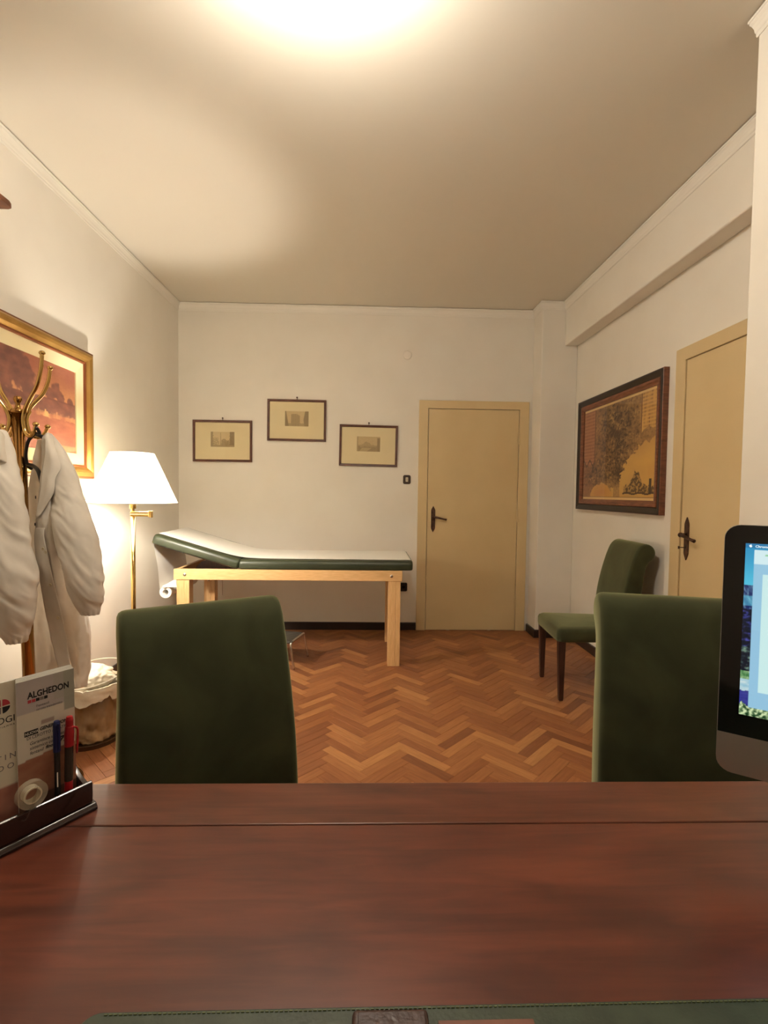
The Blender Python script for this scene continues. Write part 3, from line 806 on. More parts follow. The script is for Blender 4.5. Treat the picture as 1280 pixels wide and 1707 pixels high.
# board under the headrest, arched support, ratchet rod, knob
bb = newbm(); box(bb, 0.02, 0.62, -0.30, 0.30, -0.014, -0.0005, HM); obj('headrest_board', bb, 'darkwood', ex)
bb = newbm()
prism(bb, [(TX0+0.06, RZ1-0.03), (TX0+0.10, RZ1+0.03), (TX0+0.17, RZ1+0.065), (TX0+0.24, RZ1+0.080), (TX0+0.25, RZ1+0.06), (TX0+0.34, RZ1+0.03), (TX0+0.40, RZ1-0.03)], 'y', TY1-0.10, TY1-0.075)
obj('arched_support', bb, 'darkwood', ex)
bb = newbm(); prism(bb, [(TX0+0.05, RZ1-0.06), (TX0+0.12, RZ1+0.02), (TX0+0.20, RZ1+0.045), (TX0+0.32, RZ1+0.05), (TX0+0.40, RZ1-0.02), (TX0+0.40, RZ1-0.06)], 'y', TY0+0.25, TY0+0.28)
obj('arched_support', bb, 'darkwood', ex)
bb = newbm(); tube(bb, [(TX0+0.235, TY0+0.34, RZ1-0.06), (TX0+0.19, TY0+0.30, RZ1-0.12), (TX0+0.165, TY0+0.28, RZ1-0.137)], [0.006, 0.006, 0.008], 10); obj('release_lever', bb, 'chrome', ex, smooth=True)
bb = newbm(); tube(bb, [(TX0+0.19, TY1-0.12, RZ0), (TX0+0.187, TY1-0.12, RZ0-0.24)], 0.004, 8); obj('stay_rod', bb, 'chrome', ex)
# paper roll on its bracket below the head end, sheet running up and over the couch
RX, RZ, RR = -1.552, 0.548, 0.045
for yy in (TY0+0.05, TY1-0.09):
    bb = newbm(); prism(bb, [(TX0+0.03, 0.654), (TX0+0.03, 0.59), (RX+0.02, 0.588), (RX-0.015, 0.585), (RX-0.018, 0.60), (RX+0.01, 0.612), (TX0-0.02, 0.645)], 'y', yy, yy+0.008)
    obj('roll_bracket', bb, 'white', ex, bevel=0.002)
bb = newbm(); tube(bb, [(RX, TY0+0.045, RZ+0.035), (RX, TY1-0.085, RZ+0.035)], 0.006, 10); obj('roll_axle', bb, 'chrome', ex)
pr = empty('paper_roll', (RX, TY0+0.04, RZ)); tag(pr, 'white couch paper roll with its sheet spread over the green couch', 'paper roll')
bb = newbm()
ri, ro, Lr = 0.022, RR, 0.60
lathe(bb, [(ri, 0.022), (ro, 0.022), (ro, Lr), (ri, Lr), (ri, 0.022)], 32)
for v in bb.verts: v.co = Vector((v.co.x, v.co.z, v.co.y))
obj('roll', bb, 'paper', pr, smooth=False)
bb = newbm()
path = []
def hp(x, z): 
    p = HM @ Vector((x, 0, z)); return (p.x, p.z)
path += [(RX-RR-0.0005, RZ), (RX-RR-0.0005, RZ+0.05), (-1.611, RZ+0.2), (-1.633, RZ+0.33)]
path += [hp(0.678, 0.02), hp(0.674, 0.05), hp(0.660, TH+0.001), hp(0.64, TH+0.003), hp(0.4, TH+0.003), hp(0.15, TH+0.004)]
path += [(HX+0.01, RZ1+TH+0.016), (HX+0.15, RZ1+TH+0.006), (HX+0.4, RZ1+TH+0.004), (-0.2, RZ1+TH+0.004), (0.15, RZ1+TH+0.004), (0.30, RZ1+TH+0.004), (0.328, RZ1+TH-0.002)]
rows = []
pp = spline(path, 110)
for i, (x, z) in enumerate(pp):
    rows.append([(x-RX, y, z-RZ+0.0015*fbm(x*6, y*8, 61)) for y in [0.022+(Lr-0.022)*k/14 for k in range(15)]])
grid_surface(bb, rows)
obj('paper_sheet', bb, 'paper', pr, smooth=True)

# ---- step stool under the couch
st = empty('step_stool', (-0.762, 3.85, 0), math.radians(-13)); tag(st, 'low step stool with dark rubber top in front of the exam couch', 'stool')
bb = newbm(); box(bb, -0.20, 0.215, -0.135, 0.135, 0.185, 0.203); obj('tread', bb, 'stooltop', st, bevel=0.006)
bb = newbm()
for k in range(12): box(bb, -0.19, 0.205, -0.122+k*0.021, -0.114+k*0.021, 0.2035, 0.2055)
rb = obj('tread_ribs', bb, 'stooltop', bpy.data.objects['tread'])
for sx in (-0.205, 0.222):
    bb = newbm()
    tube(bb, spline([(sx+(0.03 if sx > 0 else -0.03), -0.150, 0), (sx+(0.012 if sx > 0 else -0.012), -0.148, 0.1), (sx, -0.140, 0.175), (sx, -0.115, 0.195), (sx, 0, 0.196), (sx, 0.115, 0.195), (sx, 0.138, 0.175), (sx+(0.012 if sx > 0 else -0.012), 0.148, 0.1), (sx+(0.03 if sx > 0 else -0.03), 0.150, 0)], 40), 0.009, 10)
    obj('leg_frame', bb, 'chrome', st, smooth=True)

# ================================================================== COAT RACK AND COATS
RKX, RKY = -1.457, 2.15
rk = empty('coat_rack', (RKX, RKY, 0)); tag(rk, 'brass coat rack with curved arms in front of the gilt painting', 'coat rack')
TOPX, TOPZ = -0.041, 1.64
bb = newbm(); lathe(bb, [(0, 0), (0.19, 0), (0.19, 0.018), (0.17, 0.032), (0.05, 0.045), (0.03, 0.07), (0, 0.07)], 36); obj('base', bb, 'brass_dark', rk, bevel=0.002)
bb = newbm(); tube(bb, [(0, 0, 0.05), (TOPX, 0, TOPZ+0.01)], 0.024, 20); obj('pole', bb, 'brass_dark', rk, smooth=True)
bb = newbm(); lathe(bb, [(0, 0.0), (0.028, 0.0), (0.028, 0.012), (0.012, 0.02), (0.008, 0.04), (0.014, 0.05), (0.017, 0.06), (0.012, 0.07), (0, 0.073)], 20)
obj('finial', bb, 'brass_dark', rk, smooth=True, loc=(TOPX, 0, TOPZ+0.008))
scurve = [(.145, .245), (.136, .18), (.112, .115), (.066, .058), (.036, .01), (.030, -.03), (.042, -.075), (.066, -.092), (.090, -.075), (.104, -.042)]
for azd, rs, zs in ((-20, 1.0, 1.02), (26, 0.80, 0.87), (158, 0.95, 0.92), (205, 1.0, 1.0)):
    a = math.radians(azd); sp = spline(scurve, 34)
    pts = [(TOPX+r*(rs if z > 0.03 else 1)*math.cos(a), r*(rs if z > 0.03 else 1)*math.sin(a), TOPZ+(z*zs if z > 0 else z)) for r, z in sp]
    bb = newbm(); tube(bb, pts, [0.0085-0.0025*abs(i/33-0.45) for i in range(34)], 10); ar = obj('arm', bb, 'brass', rk, smooth=True)
    for p in (pts[0], pts[-1]):
        bb = newbm(); sphere(bb, p, 0.0125, 12, (1, 1, 0.8)); obj('ball_tip', bb, 'brass', ar, smooth=True)

def crease(p, seed):
    a = fbm(p.x*7+seed, p.y*7, p.z*5+p.x*6, 3); b_ = fbm(p.x*15, p.y*15+seed, p.z*20+p.x*14, 2)
    return 0.55*a + 0.5*(1-2.2*min(0.9, abs(a)*1.6)) * 0.4 + 0.22*(1-2*min(1, abs(b_)*1.5))
def sheet(name, rows_ctl, nu, nv, m, parent, amp=0.006, seed=0.0, thick=0.004, fold=0.0):
    """lofted cloth: rows of (px, py, depth) control points, noise creases, real thickness"""
    rows = [[tuple(at(*c)) for c in r] for r in rows_ctl]
    rows = [spline(r, nu) for r in rows]
    cols = [spline([rows[j][i] for j in range(len(rows))], nv) for i in range(nu)]
    pts = [[Vector(cols[i][j]) for i in range(nu)] for j in range(nv)]
    bb = newbm(); out = []
    for j in range(nv):
        rr = []
        for i in range(nu):
            du = pts[j][min(i+1, nu-1)]-pts[j][max(i-1, 0)]; dv = pts[min(j+1, nv-1)][i]-pts[max(j-1, 0)][i]
            n = du.cross(dv); n = n.normalized() if n.length > 1e-9 else Vector((0, -1, 0))
            p = pts[j][i]
            k = fbm(p.x*9+seed, p.y*9, p.z*2.4, 3)*amp + crease(p, seed)*amp*0.7
            k += fold*math.sin(i/nu*2*PI*5+seed)*(j/nv)
            rr.append(p+n*k)
        out.append(rr)
    grid_surface(bb, out)
    o = obj(name, bb, m, parent, smooth=True)
    if thick:
        md = o.modifiers.new('cloth', 'SOLIDIFY'); md.thickness = thick; md.offset = 0
    return o
def sleeve(name, ctl, m, parent, seed=0.0, depth_sq=0.8, nv=150, seg=72):
    c = [(*at(px, py, y), r*y/F_PX) for px, py, y, r in ctl]
    sp = spline(c, nv)
    bb = newbm(); rings = tube(bb, [p[:3] for p in sp], [max(p[3], 0.004) for p in sp], seg, cap=False, squash=(1, depth_sq, 1))
    bm_n = []
    for i, ring in enumerate(rings):
        ctr = Vector(sp[i][:3]); t = i/nv
        for v in ring:
            d = (v.co-ctr); r = d.length
            # creases run across the sleeve, gathers pucker at the cuff
            a = math.atan2(d.y, d.x)
            w_ = 0.5+0.5*fbm(v.co.x*6+seed, v.co.y*6, v.co.z*5, 2)           # creases come and go
            k = 0.13*fbm(v.co.x*8+seed, v.co.y*8, v.co.z*7+d.x*10, 3)*min(1, t*4)
            k += 0.075*w_*(1-2*min(1, 1.8*abs(fbm(v.co.x*7+seed, v.co.y*7, v.co.z*13+d.x*22, 2))))*min(1, t*4)
            if t > 0.88: k += 0.10*math.sin(a*11+seed)*(t-0.88)/0.12
            v.co = ctr + d*(1+k)
    bb.faces.new(rings[0][::-1])
    # cuff turned in
    inner = [bb.verts.new(Vector(sp[-1][:3])+Vector((0, 0, 0.012))+(v.co-Vector(sp[-1][:3]))*0.6) for v in rings[-1]]
    for k in range(seg): bb.faces.new((rings[-1][k], rings[-1][(k+1) % seg], inner[(k+1) % seg], inner[k]))
    bb.faces.new(inner)
    return obj(name, bb, m, parent, smooth=True)
def disc(name, c, r, th, m, parent, hole=False, nrm=(-0.15, -1, 0)):
    bb = newbm(); lathe(bb, [(0.0, th*0.4), (r*0.55, th*0.4), (r*0.7, th), (r, th*0.7), (r, 0)], 18)
    q = Vector(nrm).to_track_quat('Z', 'Y').to_matrix().to_4x4()
    for v in bb.verts: v.co = Vector(c) + q @ v.co
    return obj(name, bb, m, parent, smooth=True)

# right-hand coat, open, seen from its side; world-coordinate parts under an empty at the hook
ca = empty('lab_coat', (0, 0, 0)); tag(ca, 'white lab coat on a black hanger, nearest the lit floor lamp', 'coat', 'white coats on the coat rack')
body = sheet('body', [
    [(72, 730, 2.13), (78, 727, 2.14), (86, 730, 2.19), (82, 731, 2.24), (72, 732, 2.26), (62, 734, 2.27)],
    [(72, 772, 2.07), (88, 770, 2.07), (106, 770, 2.17), (98, 770, 2.27), (72, 775, 2.29), (52, 785, 2.28)],
    [(65, 832, 2.02), (88, 832, 2.02), (116, 832, 2.15), (108, 832, 2.30), (75, 832, 2.33), (46, 832, 2.31)],
    [(57, 902, 2.00), (84, 902, 1.985), (120, 902, 2.12), (116, 902, 2.30), (80, 902, 2.35), (46, 902, 2.33)],
    [(68, 976, 2.00), (94, 976, 1.99), (126, 976, 2.12), (128, 976, 2.30), (85, 976, 2.36), (47, 976, 2.34)],
    [(80, 1040, 2.00), (104, 1040, 2.00), (134, 1040, 2.11), (150, 1040, 2.28), (95, 1040, 2.36), (48, 1040, 2.35)],
    [(94, 1100, 2.00), (114, 1100, 2.015), (136, 1100, 2.11), (152, 1100, 2.27), (100, 1100, 2.36), (49, 1100, 2.35)],
    [(108, 1150, 2.00), (122, 1148, 2.03), (134, 1146, 2.10), (145, 1140, 2.25), (100, 1145, 2.36), (50, 1150, 2.35)],
], 110, 110, 'coat', ca, amp=0.012, seed=3.0, fold=0.004)
sleeve('sleeve', [(80, 728, 2.16, 8), (92, 755, 2.12, 15), (103, 790, 2.07, 20), (111, 820, 2.05, 23), (116, 846, 2.03, 26), (121, 874, 2.01, 29), (127, 902, 2.0, 31), (134, 930, 1.985, 30.5), (140, 960, 1.98, 29), (145, 985, 1.975, 25), (148, 1005, 1.975, 20), (150, 1018, 1.975, 15.5), (150, 1024, 1.975, 13)], 'coat', ca, seed=1.3)
sheet('lapel', [
    [(76, 724, 2.10), (80, 722, 2.11), (86, 726, 2.13)],
    [(76, 752, 2.045), (84, 752, 2.04), (93, 752, 2.06)],
    [(72, 778, 2.03), (86, 778, 2.015), (101, 779, 2.035)],
    [(69, 800, 2.01), (80, 800, 1.998), (92, 798, 2.008)],
    [(66, 826, 2.0), (77, 826, 1.988), (88, 824, 1.992)],
    [(60, 862, 1.99), (63, 862, 1.985), (66, 860, 1.985)],
], 16, 30, 'coat', ca, amp=0.004, seed=8.0, thick=0.005)
sheet('placket', [
    [(59, 880, 1.985), (66, 880, 1.977), (74, 880, 1.976)],
    [(57, 904, 1.985), (66, 904, 1.976), (75, 904, 1.974)],
    [(68, 976, 1.988), (80, 976, 1.98), (90, 976, 1.978)],
    [(80, 1040, 1.99), (94, 1040, 1.985), (106, 1040, 1.984)],
    [(94, 1100, 1.99), (106, 1100, 1.99), (117, 1100, 1.99)],
    [(107, 1148, 1.99), (117, 1148, 1.993), (126, 1147, 1.995)],
], 12, 60, 'coat', ca, amp=0.005, seed=5.0, thick=0.004)
for px, py, dy in ((84, 975, 1.969), (72, 915, 1.966), (97, 1030, 1.975), (76, 920, 1.966)):
    disc('button', at(px, py, dy), 0.0062, 0.003, 'button', ca)
for px, py in ((60, 829), (59, 874)):
    disc('button', at(px, py, 2.0), 0.0065, 0.003, 'hanger', ca, nrm=(-1, -0.5, 0))
hg = empty('coat_hanger', tuple(at(58, 724, 2.13))); tag(hg, 'black plastic hanger in the collar of the right-hand lab coat', 'hanger')
def hpts(l): 
    o0 = at(58, 724, 2.13); return [tuple(at(*p)-o0) for p in l]
bb = newbm(); tube(bb, spline(hpts([(60, 712, 2.10), (66, 722, 2.12), (58, 724, 2.13), (47, 736, 2.13), (43, 758, 2.14), (46, 776, 2.15), (53, 782, 2.15)]), 30), 0.0065, 10); obj('hook', bb, 'hanger', hg, smooth=True)
bb = newbm(); tube(bb, spline(hpts([(46, 774, 2.15), (56, 777, 2.13), (64, 786, 2.09), (70, 806, 2.07)]), 16), 0.008, 10)
tube(bb, spline(hpts([(60, 724, 2.13), (72, 730, 2.16), (78, 745, 2.2), (78, 775, 2.22), (72, 810, 2.23)]), 20), 0.008, 10)
obj('shoulder_bar', bb, 'hanger', hg, smooth=True)

# left-hand coat, cut by the picture edge
cb = empty('lab_coat', (0, 0, 0)); tag(cb, 'white lab coat at the left picture edge with gathered cuff', 'coat', 'white coats on the coat rack')
sheet('body', [
    [(8, 722, 2.02), (-4, 716, 2.06), (-20, 718, 2.12), (-40, 724, 2.10), (-30, 726, 2.0)],
    [(14, 790, 2.05), (-4, 790, 2.12), (-40, 790, 2.16), (-72, 790, 2.06), (-50, 790, 1.94)],
    [(10, 900, 2.06), (-10, 900, 2.15), (-50, 900, 2.18), (-90, 900, 2.05), (-60, 900, 1.90)],
    [(0, 1030, 2.06), (-15, 1030, 2.16), (-60, 1030, 2.2), (-100, 1030, 2.05), (-66, 1030, 1.88)],
    [(-12, 1150, 2.06), (-25, 1150, 2.16), (-60, 1150, 2.2), (-105, 1150, 2.05), (-70, 1150, 1.88)],
], 40, 40, 'coat', cb, amp=0.012, seed=13.0)
sleeve('sleeve', [(0, 722, 2.03, 11), (2, 752, 2.0, 19), (3, 790, 1.97, 25), (4, 835, 1.94, 31), (9, 895, 1.92, 37), (16, 955, 1.90, 39.5), (20, 1000, 1.90, 36), (24, 1038, 1.90, 28), (27, 1060, 1.90, 20), (28, 1071, 1.90, 15)], 'coat', cb, seed=7.7)
sheet('collar', [
    [(-4, 716, 1.99), (4, 722, 1.99), (12, 742, 2.03)],
    [(-8, 735, 1.95), (4, 745, 1.955), (18, 765, 2.02)],
    [(-12, 760, 1.93), (6, 770, 1.935), (27, 781, 2.02)],
], 12, 14, 'coat2', cb, amp=0.003, seed=15.0, thick=0.005)

# ================================================================== WASTE BIN
WBX, WBY, WBR, WBH = -1.468, 2.625, 0.150, 0.30
wb = empty('waste_bin', (WBX, WBY, 0)); tag(wb, 'round smoky plastic waste bin with crumpled white liner beside the green chair', 'waste bin')
bb = newbm(); lathe(bb, [(0, 0.002), (WBR-0.012, 0.002), (WBR-0.006, 0.0), (WBR-0.004, 0.022), (WBR-0.008, 0.024), (0, 0.010)], 40); obj('bin_base', bb, 'mesh', wb, smooth=False)
bb = newbm(); lathe(bb, [(WBR-0.006, 0.018), (WBR, WBH), (WBR-0.0025, WBH), (WBR-0.0085, 0.020), (WBR-0.006, 0.018)], 56); obj('smoky_wall', bb, 'smoky', wb, smooth=True)
bb = newbm(); tube(bb, [((WBR+0.001)*math.cos(2*PI*k/48), (WBR+0.001)*math.sin(2*PI*k/48), WBH) for k in range(49)], 0.004, 8, cap=False); obj('bin_rim', bb, 'mesh', wb, smooth=True)
bb = newbm(); rows = []
prof = spline([(0.02, 0.02), (0.12, 0.022), (0.134, 0.05), (0.137, 0.15), (0.139, 0.25), (0.145, 0.297), (0.154, 0.312), (0.160, 0.300), (0.161, 0.27), (0.160, 0.245)], 44)
for i, (r, z) in enumerate(prof):
    row = []
    for k in range(72):
        a = 2*PI*k/72; ca_, sa_ = math.cos(a), math.sin(a)
        q = 1-(0.30 if i < 26 else 0.05)*abs(fbm(ca_*3.4+9, sa_*3.4, z*17, 4))
        if i < 28: q = min(q, (WBR-0.008)/max(r, 1e-3))
        else: q = max(q, (WBR+0.007)/max(r, 1e-3))
        zz = z+(0.05*fbm(ca_*2.2, sa_*2.2, 5.0, 3)*max(0, (i-36)/8))+0.012*fbm(ca_*6, sa_*6, z*20, 2)*(1 if i > 4 else 0)
        row.append((r*q*ca_, r*q*sa_, zz))
    rows.append(row)
grid_surface(bb, rows, closed=True)
ln = obj('liner', bb, 'bag', wb, smooth=True)
# crumpled paper and bag puffing out of the top
bb = newbm(); bmesh.ops.create_icosphere(bb, subdivisions=5, radius=1)
for v in bb.verts:
    d = v.co.copy(); k = 1+0.22*fbm(d.x*1.7, d.y*1.7, d.z*1.7+4, 3)+0.12*abs(fbm(d.x*4, d.y*4, d.z*4, 3))
    v.co = Vector((d.x*0.115*k-0.015, d.y*0.115*k, 0.325+d.z*0.062*k))
obj('crumpled_paper', bb, 'bag', wb, smooth=True)
bb = newbm()
hoop = [(0.158*math.cos(2*PI*k/48)+0.005, 0.150*math.sin(2*PI*k/48), 0.352+0.030*math.sin(2*PI*k/48)+0.010*math.cos(2*PI*k/48)) for k in range(49)]
tube(bb, hoop, 0.0025, 6, cap=False); obj('wire_hoop', bb, 'wire', wb, smooth=True)

# ================================================================== ON THE DESK
# ---- leather desk pad
pdd = empty('desk_pad', (0.15, 0.316, ZD)); tag(pdd, 'dark green stitched leather pad on the near edge of the desk', 'desk pad')
pdd.rotation_euler = (0, 0, 0.004)
bb = newbm(); pts = []
PWX, PWY = 0.445, 0.196
for cx, cy_, a0 in ((1, 1, 0), (-1, 1, 90), (-1, -1, 180), (1, -1, 270)):
    for k in range(8):
        a = math.radians(a0+k*90/7); pts.append((cx*(PWX-0.02)+0.02*math.cos(a), cy_*(PWY-0.02)+0.02*math.sin(a)))
prism(bb, pts, 'z', 0.0003, 0.0045); obj('leather', bb, 'padgreen', pdd, bevel=0.0015)
bb = newbm()
for k in range(168):
    x = -PWX+0.022+k*0.00512
    box(bb, x, x+0.0034, PWY-0.0042, PWY-0.003, 0.0045, 0.0055)
s_ = obj('stitching', bb, 'stitch', pdd); s_['kind'] = 'stuff'
ph_ = empty('leather_case', (0.028, 0.43, ZD+0.0045)); tag(ph_, 'dark brown leather case lying on the green desk pad', 'case')
bb = newbm(); box(bb, -0.040, 0.040, -0.072, 0.070, 0.0005, 0.011); obj('cover', bb, 'brownleather', ph_, bevel=0.005, seg=3)
bb = newbm(); box(bb, -0.0335, 0.036, -0.066, 0.0645, 0.0112, 0.0125); obj('flap', bb, 'brownleather', ph_, bevel=0.0008)
nb = empty('notebook', (0.128, 0.42, ZD+0.0045)); tag(nb, 'thin reddish brown leather notebook beside the dark case', 'notebook')
bb = newbm(); box(bb, -0.05, 0.05, -0.07, 0.070, 0.0005, 0.0018); box(bb, -0.05, 0.05, -0.07, 0.070, 0.0052, 0.0065); box(bb, -0.05, -0.0485, -0.07, 0.070, 0.0018, 0.0052); obj('cover', bb, 'redleather', nb, bevel=0.0004)
bb = newbm(); box(bb, -0.0482, 0.048, -0.067, 0.068, 0.0019, 0.0051); obj('pages', bb, 'paper', nb)

# ---- all-in-one computer
im = empty('desktop_computer', (0.809, 0.632, ZD), math.radians(-35)); tag(im, 'all-in-one computer with black bezel and aluminium chin, at the right edge', 'computer')
IW, Z0, ZCH, Z1 = 0.275, 0.108, 0.174, 0.516
bb = newbm()
rows = []
for ins, y in ((0.0, -0.004), (0.0, 0.004), (0.03, 0.012), (0.09, 0.026), (0.15, 0.034)):
    rows.append([(x, y, z) for x, z in rrect(-IW+ins, IW-ins, Z0+ins*0.8, Z1-ins*0.8, 0.022, 0.022)])
vs = grid_surface(bb, rows, closed=True); bb.faces.new(vs[0]); bb.faces.new(vs[-1][::-1]); obj('shell', bb, 'alu', im, smooth=False)
bb = newbm()
top = [(x, z) for x, z in rrect(-IW+0.0006, IW-0.0006, ZCH, Z1-0.0006, 0.0005, 0.0215)]
prism(bb, top, 'y', -0.0062, -0.0041); obj('front_glass', bb, 'bezel', im)
SX0, SX1, SZ0, SZ1 = -IW+0.028, IW-0.028, 0.209, 0.487
def wallpaper(u, v):
    # tropical plants by water under a blue sky
    sky = mixc((52, 150, 196), (86, 196, 226), sstep(1.0, 0.72, v))
    c = sky
    if v < 0.76:
        k = fbm(u*70, v*26+u*60, 71); c = mixc((22, 40, 96), (170, 210, 214), max(0, 0.25+k*1.1)) if v > 0.62 else c
        if v <= 0.62:
            k2 = fbm(u*60, v*60, 72)
            c = mixc((6, 16, 34), (74, 78, 168) if v > 0.40 else (120, 150, 128), max(0, 0.1+k2*1.3))
        if 0.64 < v < 0.70: c = mixc(c, (92, 190, 216), 0.6)
    if v < 0.26: c = mixc((62, 120, 66), (170, 200, 150), 0.5+fbm(u*90, v*40, 73))
    if v < 0.21: c = mixc((206, 226, 226), (150, 196, 214), 0.5+fbm(u*30, v*60, 74))
    if v < 0.145+0.01*fbm(u*30, 2, 75): c = mixc((40, 42, 128), (62, 66, 150), 0.5+fbm(u*20, v*40, 76))
    if v < 0.062+0.03*fbm(u*60, 3, 77): c = mixc((24, 60, 30), (214, 232, 178), 0.5+1.2*fbm(u*110, v*60, 78))
    if v > 0.972: c = mixc((44, 120, 168), (60, 140, 186), fbm(u*4, 1))
    # open window
    if 0.024 < u < 0.97 and 0.05+0.02*sstep(0.1, 0.5, u) < v < 0.962:
        c = (150, 198, 226) if v < 0.885 else (214, 240, 244)
        if v > 0.5: c = mixc(c, (160, 208, 230), 0.3) if v < 0.885 else c
        if u > 0.047 and 0.147 < v < 0.825: c = (206, 240, 238)
        if 0.052 < u < 0.075 and abs(v-0.935) < 0.006: c = (150, 214, 160)
    return c
def warp_u(u): return u*u*0.6+u*0.4                # finer columns at the side that is in view
me = bpy.data.meshes.new('display'); nx, ny = 230, 210
vv = []; cc = []
for j in range(ny+1):
    for i in range(nx+1):
        u = warp_u(i/nx); v = j/ny
        vv.append((SX0+(SX1-SX0)*u, -0.0066, SZ0+(SZ1-SZ0)*v)); cc.append(wallpaper(u, v))
me.from_pydata(vv, [], [(j*(nx+1)+i, j*(nx+1)+i+1, (j+1)*(nx+1)+i+1, (j+1)*(nx+1)+i) for j in range(ny) for i in range(nx)])
cat_ = me.color_attributes.new('paint', 'FLOAT_COLOR', 'POINT')
for i, c in enumerate(cc): cat_.data[i].color = (*lin(tuple(max(0, min(255, q)) for q in c)), 1)
me.materials.append(MT['screen']); o = bpy.data.objects.new('display', me); COL.objects.link(o); o.parent = im; dsp = o
MT['lit_white'] = mat('lit_white_pixels', (230, 245, 250), 0.5)
lw = MT['lit_white'].node_tree.nodes['Principled BSDF']; lw.inputs['Emission Color'].default_value = (0.75, 0.9, 0.95, 1); lw.inputs['Emission Strength'].default_value = 0.62
def TM(x, y, z): return Matrix(((1, 0, 0, x), (0, 0, -1, y), (0, 1, 0, z), (0, 0, 0, 1)))
text_obj('menu_text', 'Chrome', 0.0052, 'lit_white', dsp, TM(SX0+0.0125, -0.0069, SZ1-0.0062), bold=0.0001)
bb = newbm()
prism(bb, [(SX0+0.0065+0.0019*math.cos(a)*(1-0.15*math.sin(2*a)), SZ1-0.0042+0.0021*math.sin(a)) for a in [2*PI*k/14 for k in range(14)]], 'y', -0.0069, -0.0067)
prism(bb, [(SX0+0.0063, SZ1-0.0022), (SX0+0.0068, SZ1-0.0014), (SX0+0.0076, SZ1-0.0010), (SX0+0.0072, SZ1-0.0020)], 'y', -0.0069, -0.0067)
obj('menu_mark', bb, 'lit_white', dsp)
bb = newbm(); prism(bb, [(0.034, 0.25), (0.048, 0.24), (0.075, 0.10), (0.13, 0.012), (0.19, 0.006), (0.19, 0.0), (0.0, 0.0), (0.0, 0.006), (0.105, 0.008), (0.06, 0.10), (0.034, 0.18)], 'x', -0.09, 0.09)
obj('stand', bb, 'alu', im, bevel=0.001)

# ---- letter rack with leaflets and pens
og = empty('letter_rack', (-0.478, 0.856, ZD), math.radians(55)); tag(og, 'glossy dark mahogany letter rack holding leaflets and pens', 'desk organiser')
OL = 0.345
bb = newbm(); prism(bb, [(-0.008, 0.0005), (-0.008, 0.005), (-0.004, 0.010), (0.0, 0.012), (0.108, 0.012), (0.112, 0.005), (0.112, 0.0005)], 'x', -OL-0.006, 0.004); obj('base', bb, 'organiser', og, bevel=0.001)
bb = newbm(); prism(bb, [(0.0, 0.0125), (-0.001, 0.03), (0.0, 0.048), (0.004, 0.050), (0.008, 0.048), (0.008, 0.0125)], 'x', -OL, -0.0005); obj('front_panel', bb, 'organiser', og, bevel=0.001)
bb = newbm(); box(bb, -OL, -0.0005, 0.096, 0.104, 0.0125, 0.115); obj('back_panel', bb, 'organiser', og, bevel=0.002)
bb = newbm(); box(bb, -OL+0.001, -0.0105, 0.060, 0.065, 0.0125, 0.085); obj('divider', bb, 'organiser', og, bevel=0.001)
ep = [(0.0085, 0.0125), (0.0085, 0.040)] + spline([(0.014, 0.043), (0.03, 0.047), (0.055, 0.060), (0.07, 0.080), (0.082, 0.105)], 14) + [(0.0955, 0.112), (0.0955, 0.0125)]
for x0 in (-OL, -0.0095):
    bb = newbm(); prism(bb, ep, 'x', x0, x0+0.009); obj('end_panel', bb, 'organiser', og, bevel=0.0015)
RZ55 = math.radians(55)
# leaflet A
lf = empty('leaflet', tuple(Vector((-0.478, 0.856, ZD))+Matrix.Rotation(RZ55, 3, 'Z') @ Vector((-0.098, 0.034, 0.0127))), RZ55)
lf.rotation_euler = (math.radians(-1.5), 0, RZ55)
tag(lf, 'white and grey medical leaflet with black title, leaning in the letter rack', 'leaflet', 'leaflets in the letter rack')
LW, LH = 0.087, 0.232
bb = newbm()
for k in range(4): box(bb, 0.0006*k, LW-0.001*k, 0.0004+k*0.0016, 0.0016+k*0.0016, 0, LH+0.002*k)
obj('sheets', bb, 'paper', lf)
def leaf_a(u, v):
    c = (222, 212, 196)
    if v > 0.765: c = mixc((196, 184, 182), (188, 178, 176), v)
    if u > 0.80 and v > 0.70: c = mixc((176, 172, 156), (166, 164, 150), v)
    if u > 0.62 and v > 0.80: c = mixc(c, (176, 172, 158), 0.45)
    if v < 0.425+0.02*math.sin(u*2): 
        c = mixc((170, 118, 92), (150, 96, 74), 0.5+0.8*fbm(u*3, v*14, 81))
        if v < 0.16: c = mixc(c, (60, 40, 34), 0.5)
    if 0.40 < u < 0.62 and 0.655 < v < 0.685: c = (176, 152, 140)
    return c
painted('cover_print', LW, LH, 44, 100, leaf_a, 'print', lf, (0, 0.0002, 0), (1, 0, 0), (0, 0, 1))
def lt(s, x, z, size, m='ink', shear=0.0, bold=0.0, xs=1.0): return text_obj('lettering', s, size, m, lf, TM(x, 0.0, z), shear, bold, 'LEFT', xs)
lt('ALGHEDON', 0.016, 0.2010, 0.0145, bold=0.00045, xs=0.79)
for k, m_ in enumerate(('inkred', 'inkred', 'ink', 'inkgrey', 'ink')):
    bb = newbm(); box(bb, 0.016+k*0.0060, 0.0211+k*0.0060, -0.0001, 0.0001, 0.1935, 0.1985); obj('colour_square', bb, m_, lf)
lt('Fentanil', 0.028, 0.1835, 0.0062, 'inkgrey'); lt('cerotto transdermico', 0.028, 0.1775, 0.0058, 'inkgrey', xs=0.78)
bb = newbm(); box(bb, 0.010, 0.030, -0.0001, 0.0001, 0.1395, 0.1480); obj('title_block', bb, 'ink', lf)
MT['inkpaper'] = mat('paper_white_print', (222, 212, 196), 0.7)
